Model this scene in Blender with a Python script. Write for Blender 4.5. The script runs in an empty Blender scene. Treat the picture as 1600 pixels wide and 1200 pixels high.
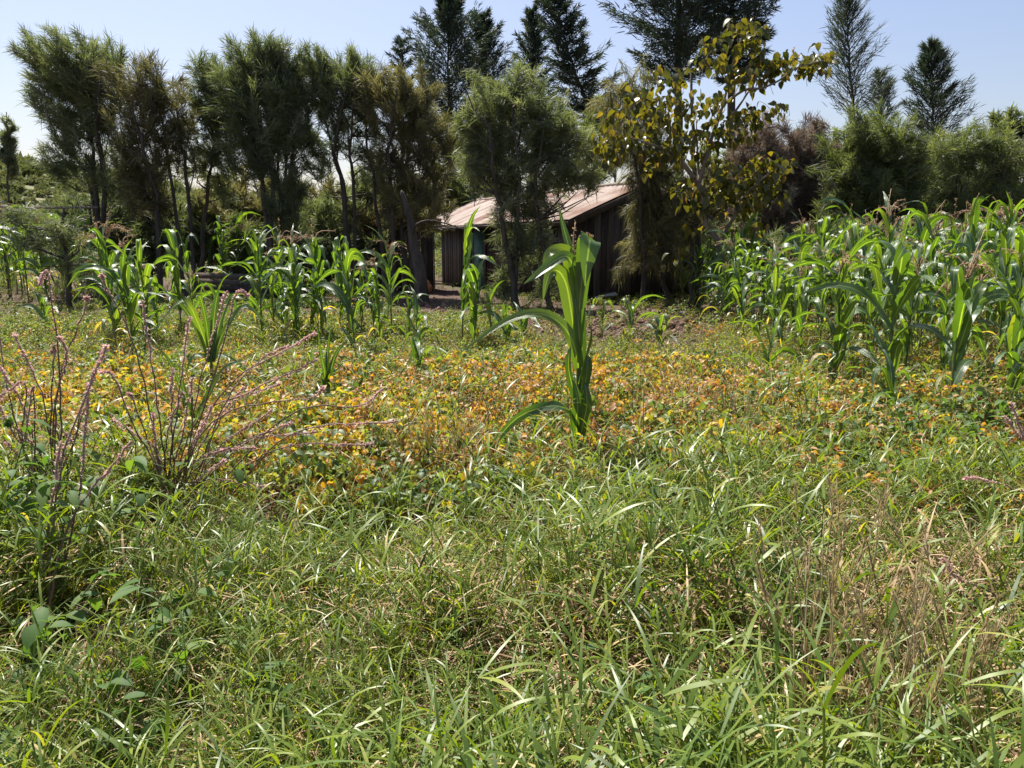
import bpy, math, random
import numpy as np
from mathutils import Vector, Matrix

# ------------------------------------------------------------------ camera, sky, sun, exposure
S = bpy.context.scene
COL = S.collection
R = math.radians
PITCH = R(10.7); CAMZ = 1.6; F = 1186.0
cam_d = bpy.data.cameras.new('camera'); cam = bpy.data.objects.new('camera', cam_d); COL.objects.link(cam)
cam.location = (0, 0, CAMZ); cam.rotation_euler = (R(90) - PITCH, 0, 0)
cam_d.sensor_width = 36; cam_d.lens = 36 * F / 1600; cam_d.clip_start = 0.05; cam_d.clip_end = 3000
S.camera = cam
SUN_EL, SUN_AZ = 60, -30                       # azimuth measured clockwise from +Y
world = bpy.data.worlds.new('World'); S.world = world; world.use_nodes = True
wn = world.node_tree.nodes; wl = world.node_tree.links
sky = wn.new('ShaderNodeTexSky'); sky.sky_type = 'NISHITA'; sky.sun_disc = False
sky.sun_elevation = R(SUN_EL); sky.sun_rotation = R(SUN_AZ)
sky.air_density = 1.25; sky.dust_density = 1.6; sky.ozone_density = 2.4
stint = wn.new('ShaderNodeMix'); stint.data_type = 'RGBA'; stint.blend_type = 'MULTIPLY'; stint.inputs[0].default_value = 1
stint.inputs[7].default_value = (1.10, 1.0, 1.06, 1)          # the phone's slightly violet daylight balance
wl.new(sky.outputs[0], stint.inputs[6]); wl.new(stint.outputs[2], wn['Background'].inputs[0]); wn['Background'].inputs[1].default_value = 0.066
sd = bpy.data.lights.new('sun', 'SUN'); sun = bpy.data.objects.new('sun', sd); COL.objects.link(sun)
sd.energy = 5.0; sd.angle = R(0.53); sd.color = (1.0, 0.95, 0.86)
sdir = Vector((math.sin(R(SUN_AZ)) * math.cos(R(SUN_EL)), math.cos(R(SUN_AZ)) * math.cos(R(SUN_EL)), math.sin(R(SUN_EL))))
sun.rotation_euler = sdir.to_track_quat('Z', 'Y').to_euler(); sun.location = (0, 0, 30)
S.view_settings.view_transform = 'Standard'; S.view_settings.look = 'None'
S.view_settings.exposure = 1.1; S.view_settings.gamma = 1.0
S.view_settings.use_curve_mapping = False
S.render.engine = 'CYCLES'
S.cycles.max_bounces = 7; S.cycles.diffuse_bounces = 3; S.cycles.transmission_bounces = 3; S.cycles.glossy_bounces = 2
S.cycles.use_denoising = True

rng = np.random.default_rng(7); random.seed(7)
CA, SA = math.cos(PITCH), math.sin(PITCH)

def ray(px, py):
    u = (px - 800) / F; v = (600 - py) / F
    return np.array([u, CA + v * SA, -SA + v * CA])
def P(px, py, Y):
    d = ray(px, py); return d * (Y / d[1]) + np.array([0, 0, CAMZ])
def G(px, py, z=0.0):
    d = ray(px, py); return d * ((z - CAMZ) / d[2]) + np.array([0, 0, CAMZ])
def X(px, Y, z=0.3):                              # world x of an image column at depth Y near the ground
    c = Y * CA + (CAMZ - z) * SA
    return (px - 800) / F * c
def unit(a):
    return a / np.maximum(np.linalg.norm(a, axis=-1, keepdims=True), 1e-9)

# ------------------------------------------------------------------ mesh helpers
def mesh(name, V, faces, mat=None, tint=None, across=None, smooth=False):
    """faces: list of (M,k) integer arrays"""
    me = bpy.data.meshes.new(name)
    V = np.asarray(V, dtype=np.float32)
    faces = [np.asarray(f, dtype=np.int32) for f in faces if len(f)]
    nl = sum(f.size for f in faces); nf = sum(len(f) for f in faces)
    me.vertices.add(len(V)); me.vertices.foreach_set('co', V.ravel())
    me.loops.add(nl); me.polygons.add(nf)
    me.loops.foreach_set('vertex_index', np.concatenate([f.ravel() for f in faces]))
    tot = np.concatenate([np.full(len(f), f.shape[1], dtype=np.int32) for f in faces])
    st = np.concatenate([[0], np.cumsum(tot)[:-1]]).astype(np.int32)
    me.polygons.foreach_set('loop_start', st)
    if smooth: me.polygons.foreach_set('use_smooth', np.ones(nf, dtype=bool))
    me.update(calc_edges=True)
    for nm, arr in (('tint', tint), ('across', across)):
        if arr is not None:
            a = me.attributes.new(nm, 'FLOAT', 'POINT'); a.data.foreach_set('value', np.asarray(arr, dtype=np.float32))
    if mat is not None: me.materials.append(mat)
    return me

def obj(name, me, parent=None, loc=None, link=True):
    o = bpy.data.objects.new(name, me)
    if link: COL.objects.link(o)
    if parent is not None: o.parent = parent
    if loc is not None: o.location = loc
    return o
def tag(o, label=None, cat=None, group=None, kind=None):
    if label: o['label'] = label
    if cat: o['category'] = cat
    if group: o['group'] = group
    if kind: o['kind'] = kind
    return o
def thing(name, label, cat, loc=(0, 0, 0), rz=0.0, group=None):
    o = bpy.data.objects.new(name, None); COL.objects.link(o)
    o.empty_display_size = 0.2; o.location = loc; o.rotation_euler = (0, 0, rz)
    return tag(o, label, cat, group)

class MB:
    """collects pieces into one mesh"""
    def __init__(s): s.V = []; s.F = {3: [], 4: []}; s.T = []; s.A = []; s.n = 0
    def add(s, V, faces, tint=0.5, across=None):
        V = np.asarray(V, float)
        s.V.append(V)
        for f in faces:
            f = np.asarray(f, dtype=np.int64)
            if len(f): s.F[f.shape[1]].append(f + s.n)
        s.T.append(np.broadcast_to(np.asarray(tint, float), (len(V),)))
        s.A.append(np.zeros(len(V)) if across is None else across)
        s.n += len(V)
    def build(s, name, mat, smooth=False):
        return mesh(name, np.concatenate(s.V), [np.concatenate(s.F[k]) for k in (3, 4) if s.F[k]], mat,
                    np.concatenate(s.T), np.concatenate(s.A), smooth)

def tube(pts, rad, sides=6, cap=True):
    pts = np.asarray(pts, float); n = len(pts)
    rad = np.broadcast_to(np.asarray(rad, float), (n,))
    T = unit(np.gradient(pts, axis=0))
    ref = np.array([0.31, 0.9, 0.3]) if abs(T[0] @ np.array([0.31, 0.9, 0.3])) < 0.85 else np.array([1, 0, 0.0])
    A = unit(np.cross(T, ref)); B = np.cross(T, A)
    an = np.arange(sides) * 2 * math.pi / sides
    V = pts[:, None] + rad[:, None, None] * (A[:, None] * np.cos(an)[None, :, None] + B[:, None] * np.sin(an)[None, :, None])
    V = V.reshape(-1, 3)
    i = np.arange(n - 1)[:, None] * sides; j = np.arange(sides)[None]; j2 = (j + 1) % sides
    q = np.stack([i + j, i + j2, i + sides + j2, i + sides + j], -1).reshape(-1, 4)
    f = [q]
    if cap:
        V = np.concatenate([V, pts[-1:] + T[-1:] * rad[-1]])
        k = (n - 1) * sides; jj = np.arange(sides)
        f.append(np.stack([k + jj, k + (jj + 1) % sides, np.full(sides, len(V) - 1)], -1))
    return V, f
def smoothline(pts, n=12):
    """Catmull-Rom through control points"""
    p = np.asarray(pts, float)
    if len(p) < 3:
        t = np.linspace(0, 1, n)[:, None]; return p[0] + (p[-1] - p[0]) * t
    q = np.concatenate([[2 * p[0] - p[1]], p, [2 * p[-1] - p[-2]]])
    out = []
    u = np.linspace(0, len(p) - 1 - 1e-6, n)
    for x in u:
        i = int(x); t = x - i; a, b, c, d = q[i:i + 4]
        out.append(0.5 * ((2 * b) + (c - a) * t + (2 * a - 5 * b + 4 * c - d) * t * t + (3 * b - 3 * c + d - a) * t ** 3))
    return np.array(out)
def box(cx, cy, cz, sx, sy, sz):
    V = np.array([[x, y, z] for x in (-.5, .5) for y in (-.5, .5) for z in (-.5, .5)]) * [sx, sy, sz] + [cx, cy, cz]
    return V, [[[0, 1, 3, 2], [4, 6, 7, 5], [0, 4, 5, 1], [2, 3, 7, 6], [0, 2, 6, 4], [1, 5, 7, 3]]]

def strands(Pt, D, L, W, droop=0.1, seg=2):
    """tapered leaf strips: base points, directions, lengths, widths -> verts and faces (tip pointed)"""
    n = len(Pt); D = unit(D)
    side = unit(np.cross(D, rng.normal(size=(n, 3))))
    V = np.empty((n, 2 * seg + 1, 3))
    for k in range(seg):
        t = k / seg
        c = Pt + D * (L * t)[:, None]; c[:, 2] -= droop * L * t * t
        w = W * (0.55 + 0.9 * t - 0.95 * t * t)
        V[:, 2 * k] = c - side * w[:, None]; V[:, 2 * k + 1] = c + side * w[:, None]
    c = Pt + D * L[:, None]; c[:, 2] -= droop * L
    V[:, 2 * seg] = c
    b = (np.arange(n) * (2 * seg + 1))[:, None]
    q = [np.stack([b[:, 0] + 2 * k, b[:, 0] + 2 * k + 1, b[:, 0] + 2 * k + 3, b[:, 0] + 2 * k + 2], -1) for k in range(seg - 1)]
    t = np.stack([b[:, 0] + 2 * seg - 2, b[:, 0] + 2 * seg - 1, b[:, 0] + 2 * seg], -1)
    return V.reshape(-1, 3), ([np.concatenate(q)] if q else []) + [t], 2 * seg + 1

def blades(Pt, az, th0, th1, L, W, seg=6, twist=None):
    """grass blades bending from angle th0 to th1 (from vertical) in azimuth az"""
    n = len(Pt); az = np.asarray(az)
    h = np.stack([np.cos(az), np.sin(az), np.zeros(n)], -1); s0 = np.stack([-np.sin(az), np.cos(az), np.zeros(n)], -1)
    if twist is None: twist = rng.normal(0, 0.7, n)
    V = np.empty((n, 2 * seg + 1, 3)); c = Pt.copy()
    for k in range(seg + 1):
        t = k / seg; th = th0 + (th1 - th0) * t ** 1.3
        d = h * np.sin(th)[:, None] + np.array([0, 0, 1.0]) * np.cos(th)[:, None]
        nr = np.cross(s0, d)
        tw = twist * t
        s = s0 * np.cos(tw)[:, None] + nr * np.sin(tw)[:, None]
        if k < seg:
            w = W * min(1, 0.6 + 1.2 * t) * (1 - t ** 2.2) * 0.5
            V[:, 2 * k] = c - s * w[:, None]; V[:, 2 * k + 1] = c + s * w[:, None]
            c = c + d * (L / seg)[:, None]
        else: V[:, 2 * seg] = c
    b = np.arange(n) * (2 * seg + 1)
    q = np.concatenate([np.stack([b + 2 * k, b + 2 * k + 1, b + 2 * k + 3, b + 2 * k + 2], -1) for k in range(seg - 1)])
    t = np.stack([b + 2 * seg - 2, b + 2 * seg - 1, b + 2 * seg], -1)
    return V.reshape(-1, 3), [q, t], 2 * seg + 1

# ------------------------------------------------------------------ materials
def nt(name):
    m = bpy.data.materials.new(name); m.use_nodes = True
    t = m.node_tree; t.nodes.remove(t.nodes['Principled BSDF'])
    return m, t.nodes, t.links, t.nodes['Material Output']
def ramp(N, stops, interp='LINEAR'):
    r = N.new('ShaderNodeValToRGB'); e = r.color_ramp.elements; r.color_ramp.interpolation = interp
    e[0].position, e[0].color = stops[0][0], (*stops[0][1], 1)
    e[1].position, e[1].color = stops[-1][0], (*stops[-1][1], 1)
    for p, c in stops[1:-1]:
        x = e.new(p); x.color = (*c, 1)
    return r
def math_(N, L, op, a, b, clamp=False):
    m = N.new('ShaderNodeMath'); m.operation = op; m.use_clamp = clamp
    for i, v in enumerate((a, b)):
        if hasattr(v, 'links'): L.new(v, m.inputs[i])
        else: m.inputs[i].default_value = v
    return m.outputs[0]
def leafmat(name, stops, trans=0.4, tcol=(1.5, 1.7, 0.5), rough=0.5, spec=0.4, rnd=0.25, rib=None, veins=False):
    m, N, L, out = nt(name)
    at = N.new('ShaderNodeAttribute'); at.attribute_name = 'tint'
    oi = N.new('ShaderNodeObjectInfo')
    v = math_(N, L, 'ADD', at.outputs['Fac'], math_(N, L, 'MULTIPLY', math_(N, L, 'SUBTRACT', oi.outputs['Random'], 0.5), rnd))
    r = ramp(N, stops); L.new(v, r.inputs[0]); col = r.outputs[0]
    if rib:
        ac = N.new('ShaderNodeAttribute'); ac.attribute_name = 'across'
        ab = math_(N, L, 'ABSOLUTE', ac.outputs['Fac'], 0)
        mr = N.new('ShaderNodeMapRange'); mr.inputs[1].default_value = 0.05; mr.inputs[2].default_value = 0.13
        mr.inputs[3].default_value = 1; mr.inputs[4].default_value = 0; L.new(ab, mr.inputs[0])
        mx = N.new('ShaderNodeMix'); mx.data_type = 'RGBA'; L.new(mr.outputs[0], mx.inputs[0]); L.new(col, mx.inputs[6]); mx.inputs[7].default_value = (*rib, 1)
        col = mx.outputs[2]
    p = N.new('ShaderNodeBsdfPrincipled'); p.inputs['Roughness'].default_value = rough; p.inputs['Specular IOR Level'].default_value = spec
    L.new(col, p.inputs['Base Color'])
    if veins:
        ac2 = N.new('ShaderNodeAttribute'); ac2.attribute_name = 'across'
        sn = math_(N, L, 'SINE', math_(N, L, 'MULTIPLY', ac2.outputs['Fac'], 60.0), 0)
        tc = N.new('ShaderNodeTexCoord'); no = N.new('ShaderNodeTexNoise'); no.inputs['Scale'].default_value = 9; L.new(tc.outputs['Object'], no.inputs[0])
        bp = N.new('ShaderNodeBump'); bp.inputs['Strength'].default_value = 0.35; bp.inputs['Distance'].default_value = 0.01
        L.new(math_(N, L, 'ADD', math_(N, L, 'MULTIPLY', sn, 0.12), no.outputs[0]), bp.inputs['Height']); L.new(bp.outputs[0], p.inputs['Normal'])
    tr = N.new('ShaderNodeBsdfTranslucent')
    mt = N.new('ShaderNodeMix'); mt.data_type = 'RGBA'; mt.blend_type = 'MULTIPLY'; mt.inputs[0].default_value = 1
    L.new(col, mt.inputs[6]); mt.inputs[7].default_value = (*tcol, 1); L.new(mt.outputs[2], tr.inputs[0])
    mix = N.new('ShaderNodeMixShader'); mix.inputs[0].default_value = trans
    L.new(p.outputs[0], mix.inputs[1]); L.new(tr.outputs[0], mix.inputs[2]); L.new(mix.outputs[0], out.inputs[0])
    return m
def surfmat(name, stops, scale=4, detail=6, rough=0.8, bump=0.3, stretch=(1, 1, 1), rnd=0.0, spec=0.3, metal=0.0):
    m, N, L, out = nt(name)
    tc = N.new('ShaderNodeTexCoord'); mp = N.new('ShaderNodeMapping'); mp.inputs['Scale'].default_value = stretch
    oi = N.new('ShaderNodeObjectInfo')
    L.new(tc.outputs['Object'], mp.inputs[0])
    off = N.new('ShaderNodeVectorMath'); off.operation = 'SCALE'; off.inputs[0].default_value = (31, 17, 23); L.new(oi.outputs['Random'], off.inputs['Scale'])
    L.new(off.outputs[0], mp.inputs['Location'])
    no = N.new('ShaderNodeTexNoise'); no.inputs['Scale'].default_value = scale; no.inputs['Detail'].default_value = detail; no.inputs['Roughness'].default_value = 0.65
    L.new(mp.outputs[0], no.inputs[0])
    v = math_(N, L, 'ADD', no.outputs[0], math_(N, L, 'MULTIPLY', math_(N, L, 'SUBTRACT', oi.outputs['Random'], 0.5), rnd))
    r = ramp(N, stops); L.new(v, r.inputs[0])
    p = N.new('ShaderNodeBsdfPrincipled'); p.inputs['Roughness'].default_value = rough; p.inputs['Specular IOR Level'].default_value = spec; p.inputs['Metallic'].default_value = metal
    L.new(r.outputs[0], p.inputs['Base Color'])
    if bump:
        bp = N.new('ShaderNodeBump'); bp.inputs['Strength'].default_value = bump; bp.inputs['Distance'].default_value = 0.03
        L.new(no.outputs[0], bp.inputs['Height']); L.new(bp.outputs[0], p.inputs['Normal'])
    L.new(p.outputs[0], out.inputs[0])
    return m

M = {}
M['soil'] = surfmat('soil', [(0.3, (0.10, 0.060, 0.040)), (0.5, (0.20, 0.125, 0.088)), (0.7, (0.32, 0.22, 0.165))], 1.7, 9, 0.95, 0.6)
M['clod'] = surfmat('clod', [(0.3, (0.10, 0.055, 0.04)), (0.7, (0.27, 0.17, 0.125))], 9, 5, 0.95, 0.5, rnd=0.5)
M['bark'] = surfmat('bark', [(0.3, (0.03, 0.025, 0.02)), (0.7, (0.11, 0.09, 0.075))], 9, 6, 0.9, 0.6, (1, 1, 0.25))
M['pale_bark'] = surfmat('pale_bark', [(0.3, (0.12, 0.09, 0.07)), (0.7, (0.30, 0.24, 0.19))], 7, 6, 0.9, 0.6, (1, 1, 0.3))
M['wood'] = surfmat('weathered_wood', [(0.25, (0.030, 0.023, 0.020)), (0.5, (0.072, 0.056, 0.048)), (0.75, (0.15, 0.125, 0.11))], 5, 8, 0.9, 0.4, (6, 6, 0.35), rnd=0.4)
M['roof'] = surfmat('rusty_iron', [(0.3, (0.14, 0.082, 0.064)), (0.43, (0.21, 0.145, 0.12)), (0.54, (0.28, 0.225, 0.195)), (0.8, (0.34, 0.295, 0.27))], 0.9, 8, 0.85, 0.1, (1, 1, 1), rnd=0.3, spec=0.08)
M['redroof'] = surfmat('red_rusty_iron', [(0.3, (0.30, 0.10, 0.06)), (0.7, (0.45, 0.22, 0.16))], 2, 6, 0.6, 0.1)
M['green_paint'] = surfmat('green_paint', [(0.3, (0.03, 0.09, 0.075)), (0.62, (0.06, 0.17, 0.14)), (0.72, (0.13, 0.10, 0.08))], 5, 7, 0.7, 0.2)
M['metal'] = surfmat('pale_sheet', [(0.3, (0.45, 0.42, 0.38)), (0.7, (0.7, 0.68, 0.64))], 3, 5, 0.5, 0.1)
M['stone'] = surfmat('stone', [(0.3, (0.035, 0.03, 0.027)), (0.7, (0.12, 0.1, 0.09))], 6, 6, 0.9, 0.5)
M['orange'] = surfmat('orange_clay', [(0.3, (0.40, 0.13, 0.05)), (0.7, (0.55, 0.22, 0.09))], 6, 4, 0.6, 0.1)
M['feather'] = leafmat('feathery_foliage', [(0, (0.075, 0.092, 0.055)), (0.5, (0.15, 0.175, 0.10)), (1, (0.26, 0.27, 0.17))], 0.42, (1.3, 1.4, 0.6), 0.5, 0.4, 0.25)
M['olive'] = leafmat('olive_foliage', [(0, (0.09, 0.086, 0.050)), (0.5, (0.18, 0.17, 0.092)), (1, (0.29, 0.26, 0.16))], 0.42, (1.3, 1.3, 0.6), 0.5, 0.4, 0.25)
M['light'] = leafmat('light_foliage', [(0, (0.07, 0.088, 0.042)), (0.5, (0.14, 0.165, 0.08)), (1, (0.24, 0.25, 0.14))], 0.42, (1.4, 1.5, 0.5), 0.5, 0.4, 0.25)
M['brown'] = leafmat('dry_foliage', [(0, (0.13, 0.10, 0.080)), (0.5, (0.23, 0.18, 0.145)), (1, (0.35, 0.29, 0.24))], 0.32, (1.1, 1.0, 0.8), 0.7, 0.2, 0.2)
M['cypress'] = leafmat('dark_conifer_foliage', [(0, (0.026, 0.044, 0.032)), (0.6, (0.060, 0.085, 0.060)), (1, (0.10, 0.12, 0.085))], 0.2, (1.2, 1.3, 0.6), 0.55, 0.35, 0.2)
M['teak'] = leafmat('broad_leaf', [(0, (0.05, 0.07, 0.02)), (0.35, (0.105, 0.11, 0.026)), (0.65, (0.165, 0.155, 0.034)), (0.88, (0.23, 0.15, 0.04)), (1, (0.20, 0.11, 0.045))], 0.45, (1.8, 1.5, 0.4), 0.38, 0.5, 0.3)
M['maize'] = leafmat('maize_leaf', [(0, (0.030, 0.068, 0.022)), (0.5, (0.055, 0.108, 0.030)), (0.85, (0.11, 0.165, 0.040)), (0.93, (0.30, 0.24, 0.09)), (1, (0.42, 0.31, 0.17))], 0.38, (2.7, 2.6, 0.4), 0.36, 0.8, 0.22, rib=(0.22, 0.30, 0.12), veins=True)
M['stalk'] = leafmat('maize_stalk', [(0, (0.07, 0.11, 0.035)), (0.6, (0.13, 0.17, 0.06)), (1, (0.26, 0.2, 0.1))], 0.1, (1, 1, 0.6), 0.5, 0.4, 0.3)
M['tassel'] = leafmat('maize_tassel', [(0, (0.32, 0.21, 0.13)), (1, (0.56, 0.43, 0.29))], 0.25, (1.2, 1, 0.7), 0.8, 0.2, 0.3)
M['silk'] = leafmat('maize_silk', [(0, (0.16, 0.05, 0.035)), (1, (0.30, 0.10, 0.06))], 0.2, (1, 1, 1), 0.7, 0.2, 0.3)
M['grass'] = leafmat('grass_blade', [(0, (0.034, 0.062, 0.012)), (0.35, (0.086, 0.140, 0.020)), (0.62, (0.195, 0.240, 0.038)), (0.74, (0.38, 0.29, 0.12)), (1, (0.58, 0.43, 0.25))], 0.27, (3.0, 2.9, 0.35), 0.42, 0.4, 0.24)
M['bean'] = leafmat('bean_leaf', [(0, (0.07, 0.115, 0.042)), (0.3, (0.13, 0.19, 0.058)), (0.5, (0.25, 0.28, 0.06)), (0.60, (0.52, 0.41, 0.04)), (0.76, (0.54, 0.31, 0.035)), (0.88, (0.36, 0.15, 0.045)), (1, (0.42, 0.29, 0.16))], 0.42, (1.5, 1.5, 0.5), 0.5, 0.4, 0.16)
M['weed'] = leafmat('weed_leaf', [(0, (0.05, 0.095, 0.03)), (0.5, (0.09, 0.16, 0.045)), (1, (0.17, 0.22, 0.05))], 0.42, (1.6, 1.8, 0.45), 0.6, 0.25, 0.3)
M['stem'] = leafmat('weed_stem', [(0, (0.11, 0.055, 0.045)), (0.5, (0.20, 0.125, 0.08)), (1, (0.13, 0.15, 0.05))], 0.05, (1, 1, 1), 0.6, 0.3, 0.2)
M['spike'] = leafmat('pink_spike', [(0, (0.40, 0.29, 0.21)), (0.45, (0.58, 0.43, 0.35)), (1, (0.70, 0.48, 0.47))], 0.45, (1.2, 1, 1.1), 0.7, 0.3, 0.2)
M['straw'] = leafmat('dry_grass', [(0, (0.26, 0.20, 0.12)), (0.5, (0.46, 0.36, 0.21)), (1, (0.60, 0.49, 0.31))], 0.35, (1.15, 1.1, 0.75), 0.7, 0.25, 0.2)
M['thatch'] = leafmat('dead_grass', [(0.7, (0.20, 0.13, 0.07)), (0.85, (0.42, 0.29, 0.165)), (1, (0.60, 0.46, 0.29))], 0.25, (1.2, 1.1, 0.8), 0.7, 0.2, 0.15)
M['hillbush'] = leafmat('hill_bush', [(0, (0.10, 0.115, 0.055)), (0.5, (0.17, 0.18, 0.085)), (1, (0.25, 0.24, 0.13))], 0.25, (1.2, 1.3, 0.6), 0.6, 0.3, 0.5)
def groundmat():
    m, N, L, out = nt('ground')
    tc = N.new('ShaderNodeTexCoord')
    n1 = N.new('ShaderNodeTexNoise'); n1.inputs['Scale'].default_value = 0.35; n1.inputs['Detail'].default_value = 4; L.new(tc.outputs['Object'], n1.inputs[0])
    n2 = N.new('ShaderNodeTexNoise'); n2.inputs['Scale'].default_value = 14; n2.inputs['Detail'].default_value = 8; n2.inputs['Roughness'].default_value = 0.7; L.new(tc.outputs['Object'], n2.inputs[0])
    r1 = ramp(N, [(0.3, (0.045, 0.028, 0.020)), (0.55, (0.105, 0.068, 0.048)), (0.75, (0.19, 0.13, 0.095))]); L.new(n2.outputs[0], r1.inputs[0])
    r2 = ramp(N, [(0.3, (0.035, 0.042, 0.018)), (0.7, (0.12, 0.10, 0.055))]); L.new(n2.outputs[0], r2.inputs[0])
    r3 = ramp(N, [(0.52, (0, 0, 0)), (0.62, (1, 1, 1))]); L.new(n1.outputs[0], r3.inputs[0])
    mx = N.new('ShaderNodeMix'); mx.data_type = 'RGBA'; L.new(r3.outputs[0], mx.inputs[0]); L.new(r1.outputs[0], mx.inputs[6]); L.new(r2.outputs[0], mx.inputs[7])
    p = N.new('ShaderNodeBsdfPrincipled'); p.inputs['Roughness'].default_value = 0.95; p.inputs['Specular IOR Level'].default_value = 0.2
    L.new(mx.outputs[2], p.inputs['Base Color'])
    bp = N.new('ShaderNodeBump'); bp.inputs['Strength'].default_value = 0.7; bp.inputs['Distance'].default_value = 0.05; L.new(n2.outputs[0], bp.inputs['Height']); L.new(bp.outputs[0], p.inputs['Normal'])
    L.new(p.outputs[0], out.inputs[0]); return m
M['ground'] = groundmat()

# ------------------------------------------------------------------ ground and hill
def noise2(x, y, seed=0):
    r = np.random.default_rng(seed); v = 0
    for f, a in ((0.5, 1), (1.1, 0.6), (2.3, 0.35), (4.7, 0.18), (9.0, .1)):
        th, ph = r.uniform(0, 6.28, 2), r.uniform(0, 6.28, 2)
        v = v + a * np.sin(f * (x * np.cos(th[0]) + y * np.sin(th[0])) + ph[0]) * np.sin(f * (x * np.cos(th[1]) + y * np.sin(th[1])) + ph[1])
    return v
def grid(name, xs, ys, zf, mat):
    XX, YY = np.meshgrid(xs, ys); Z = zf(XX, YY)
    V = np.stack([XX, YY, Z], -1).reshape(-1, 3); nx, ny = len(xs), len(ys)
    i = np.arange(ny - 1)[:, None] * nx + np.arange(nx - 1)[None]
    q = np.stack([i, i + 1, i + nx + 1, i + nx], -1).reshape(-1, 4)
    return mesh(name, V, [q], mat, smooth=True)
def gz(x, y):
    k = np.clip((32 - np.hypot(x, y - 8)) / 10, 0, 1); fg = np.clip((5.2 - y) / 1.2, 0, 1)
    return 0.03 * noise2(x * 1.3, y * 1.3, 3) * k - 0.02 + fg * (.075 * noise2(x * 2.6, y * 2.6, 61) - .05) + .2 * np.exp(-((x - 2.6) / 1.3) ** 2 - ((y - 15) / 2.0) ** 2) * (1 + .25 * noise2(x * 4, y * 4, 8))
gx = np.concatenate([-np.geomspace(1500, 16, 22), np.linspace(-15, 15, 201), np.geomspace(16, 1500, 22)])
gy = np.concatenate([np.linspace(-60, -1, 10), np.linspace(0, 30, 201), np.geomspace(31, 2500, 26)])
tag(obj('ground', grid('ground', gx, gy, gz, M['ground'])), 'brown soil ground of the field under the plants', kind='structure')

def hill_z(x, y):
    # a low ridge that rises behind the left trees and sinks toward the right
    r = 17.5 * np.exp(-((x + 150) / 95) ** 2) * np.clip((y - 70) / 110, 0, 1) ** 1.2
    r2 = 9.5 * np.exp(-((x - 190) / 90) ** 2) * np.clip((y - 90) / 110, 0, 1)
    r3 = 5.2 * np.clip((y - 80) / 120, 0, 1)
    return r + r2 * .35 + r3 * .45 + 0.35 * noise2(x * .08, y * .08, 5) - 0.6
hx = np.linspace(-420, 420, 120); hy = np.linspace(68, 330, 60)
M['hillground'] = surfmat('hill_scrub', [(0.3, (0.09, 0.10, 0.05)), (0.55, (0.17, 0.165, 0.085)), (0.75, (0.26, 0.22, 0.13))], 0.25, 9, 0.95, 0.4)
tag(obj('hill', grid('hill', hx, hy, hill_z, M['hillground'])), 'low scrubby hill behind the trees', kind='structure')

# ------------------------------------------------------------------ scatter (stuff) by geometry nodes
def scatter(name, label, sources, pts, rot, scl, idx):
    me = bpy.data.meshes.new(name); n = len(pts)
    me.vertices.add(n); me.vertices.foreach_set('co', np.asarray(pts, np.float32).ravel())
    a = me.attributes.new('rot', 'FLOAT_VECTOR', 'POINT'); a.data.foreach_set('vector', np.asarray(rot, np.float32).ravel())
    a = me.attributes.new('scl', 'FLOAT', 'POINT'); a.data.foreach_set('value', np.asarray(scl, np.float32))
    a = me.attributes.new('pick', 'INT', 'POINT'); a.data.foreach_set('value', np.asarray(idx, np.int32))
    o = obj(name, me)
    ng = bpy.data.node_groups.new(name, 'GeometryNodeTree')
    ng.interface.new_socket('Geometry', in_out='INPUT', socket_type='NodeSocketGeometry')
    ng.interface.new_socket('Geometry', in_out='OUTPUT', socket_type='NodeSocketGeometry')
    N, L = ng.nodes, ng.links
    gi = N.new('NodeGroupInput'); go = N.new('NodeGroupOutput')
    g2i = N.new('GeometryNodeGeometryToInstance')
    for s in reversed(sources):               # the join socket counts its links from the last one made
        b = N.new('GeometryNodeObjectInfo'); b.inputs['Object'].default_value = s; b.inputs['As Instance'].default_value = False
        L.new(b.outputs['Geometry'], g2i.inputs[0])
    iop = N.new('GeometryNodeInstanceOnPoints'); iop.inputs['Pick Instance'].default_value = True
    def na(nm, ty):
        x = N.new('GeometryNodeInputNamedAttribute'); x.data_type = ty; x.inputs['Name'].default_value = nm
        return [q for q in x.outputs if q.enabled and q.name == 'Attribute'][0]
    e2r = N.new('FunctionNodeEulerToRotation'); L.new(na('rot', 'FLOAT_VECTOR'), e2r.inputs[0])
    L.new(gi.outputs[0], iop.inputs['Points']); L.new(g2i.outputs[0], iop.inputs['Instance'])
    L.new(na('pick', 'INT'), iop.inputs['Instance Index']); L.new(e2r.outputs[0], iop.inputs['Rotation']); L.new(na('scl', 'FLOAT'), iop.inputs['Scale'])
    L.new(iop.outputs[0], go.inputs[0])
    md = o.modifiers.new('scatter', 'NODES'); md.node_group = ng
    return tag(o, label, kind='stuff')
def src(name, me): return bpy.data.objects.new(name, me)          # a source mesh, never linked to the scene

# ------------------------------------------------------------------ trees
def prisms(P0, P1, r0, r1):
    """many thin three-sided twigs"""
    n = len(P0); D = unit(P1 - P0); A = unit(np.cross(D, np.array([0.2, 0.5, 0.84]))); B = np.cross(D, A)
    V = np.empty((n, 6, 3))
    for k in range(3):
        c, s = math.cos(k * 2.0944), math.sin(k * 2.0944)
        o = A * c + B * s
        V[:, k] = P0 + o * r0[:, None]; V[:, 3 + k] = P1 + o * r1[:, None]
    b = np.arange(n) * 6
    q = np.concatenate([np.stack([b + k, b + (k + 1) % 3, b + 3 + (k + 1) % 3, b + 3 + k], -1) for k in range(3)])
    return V.reshape(-1, 3), [q]

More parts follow.
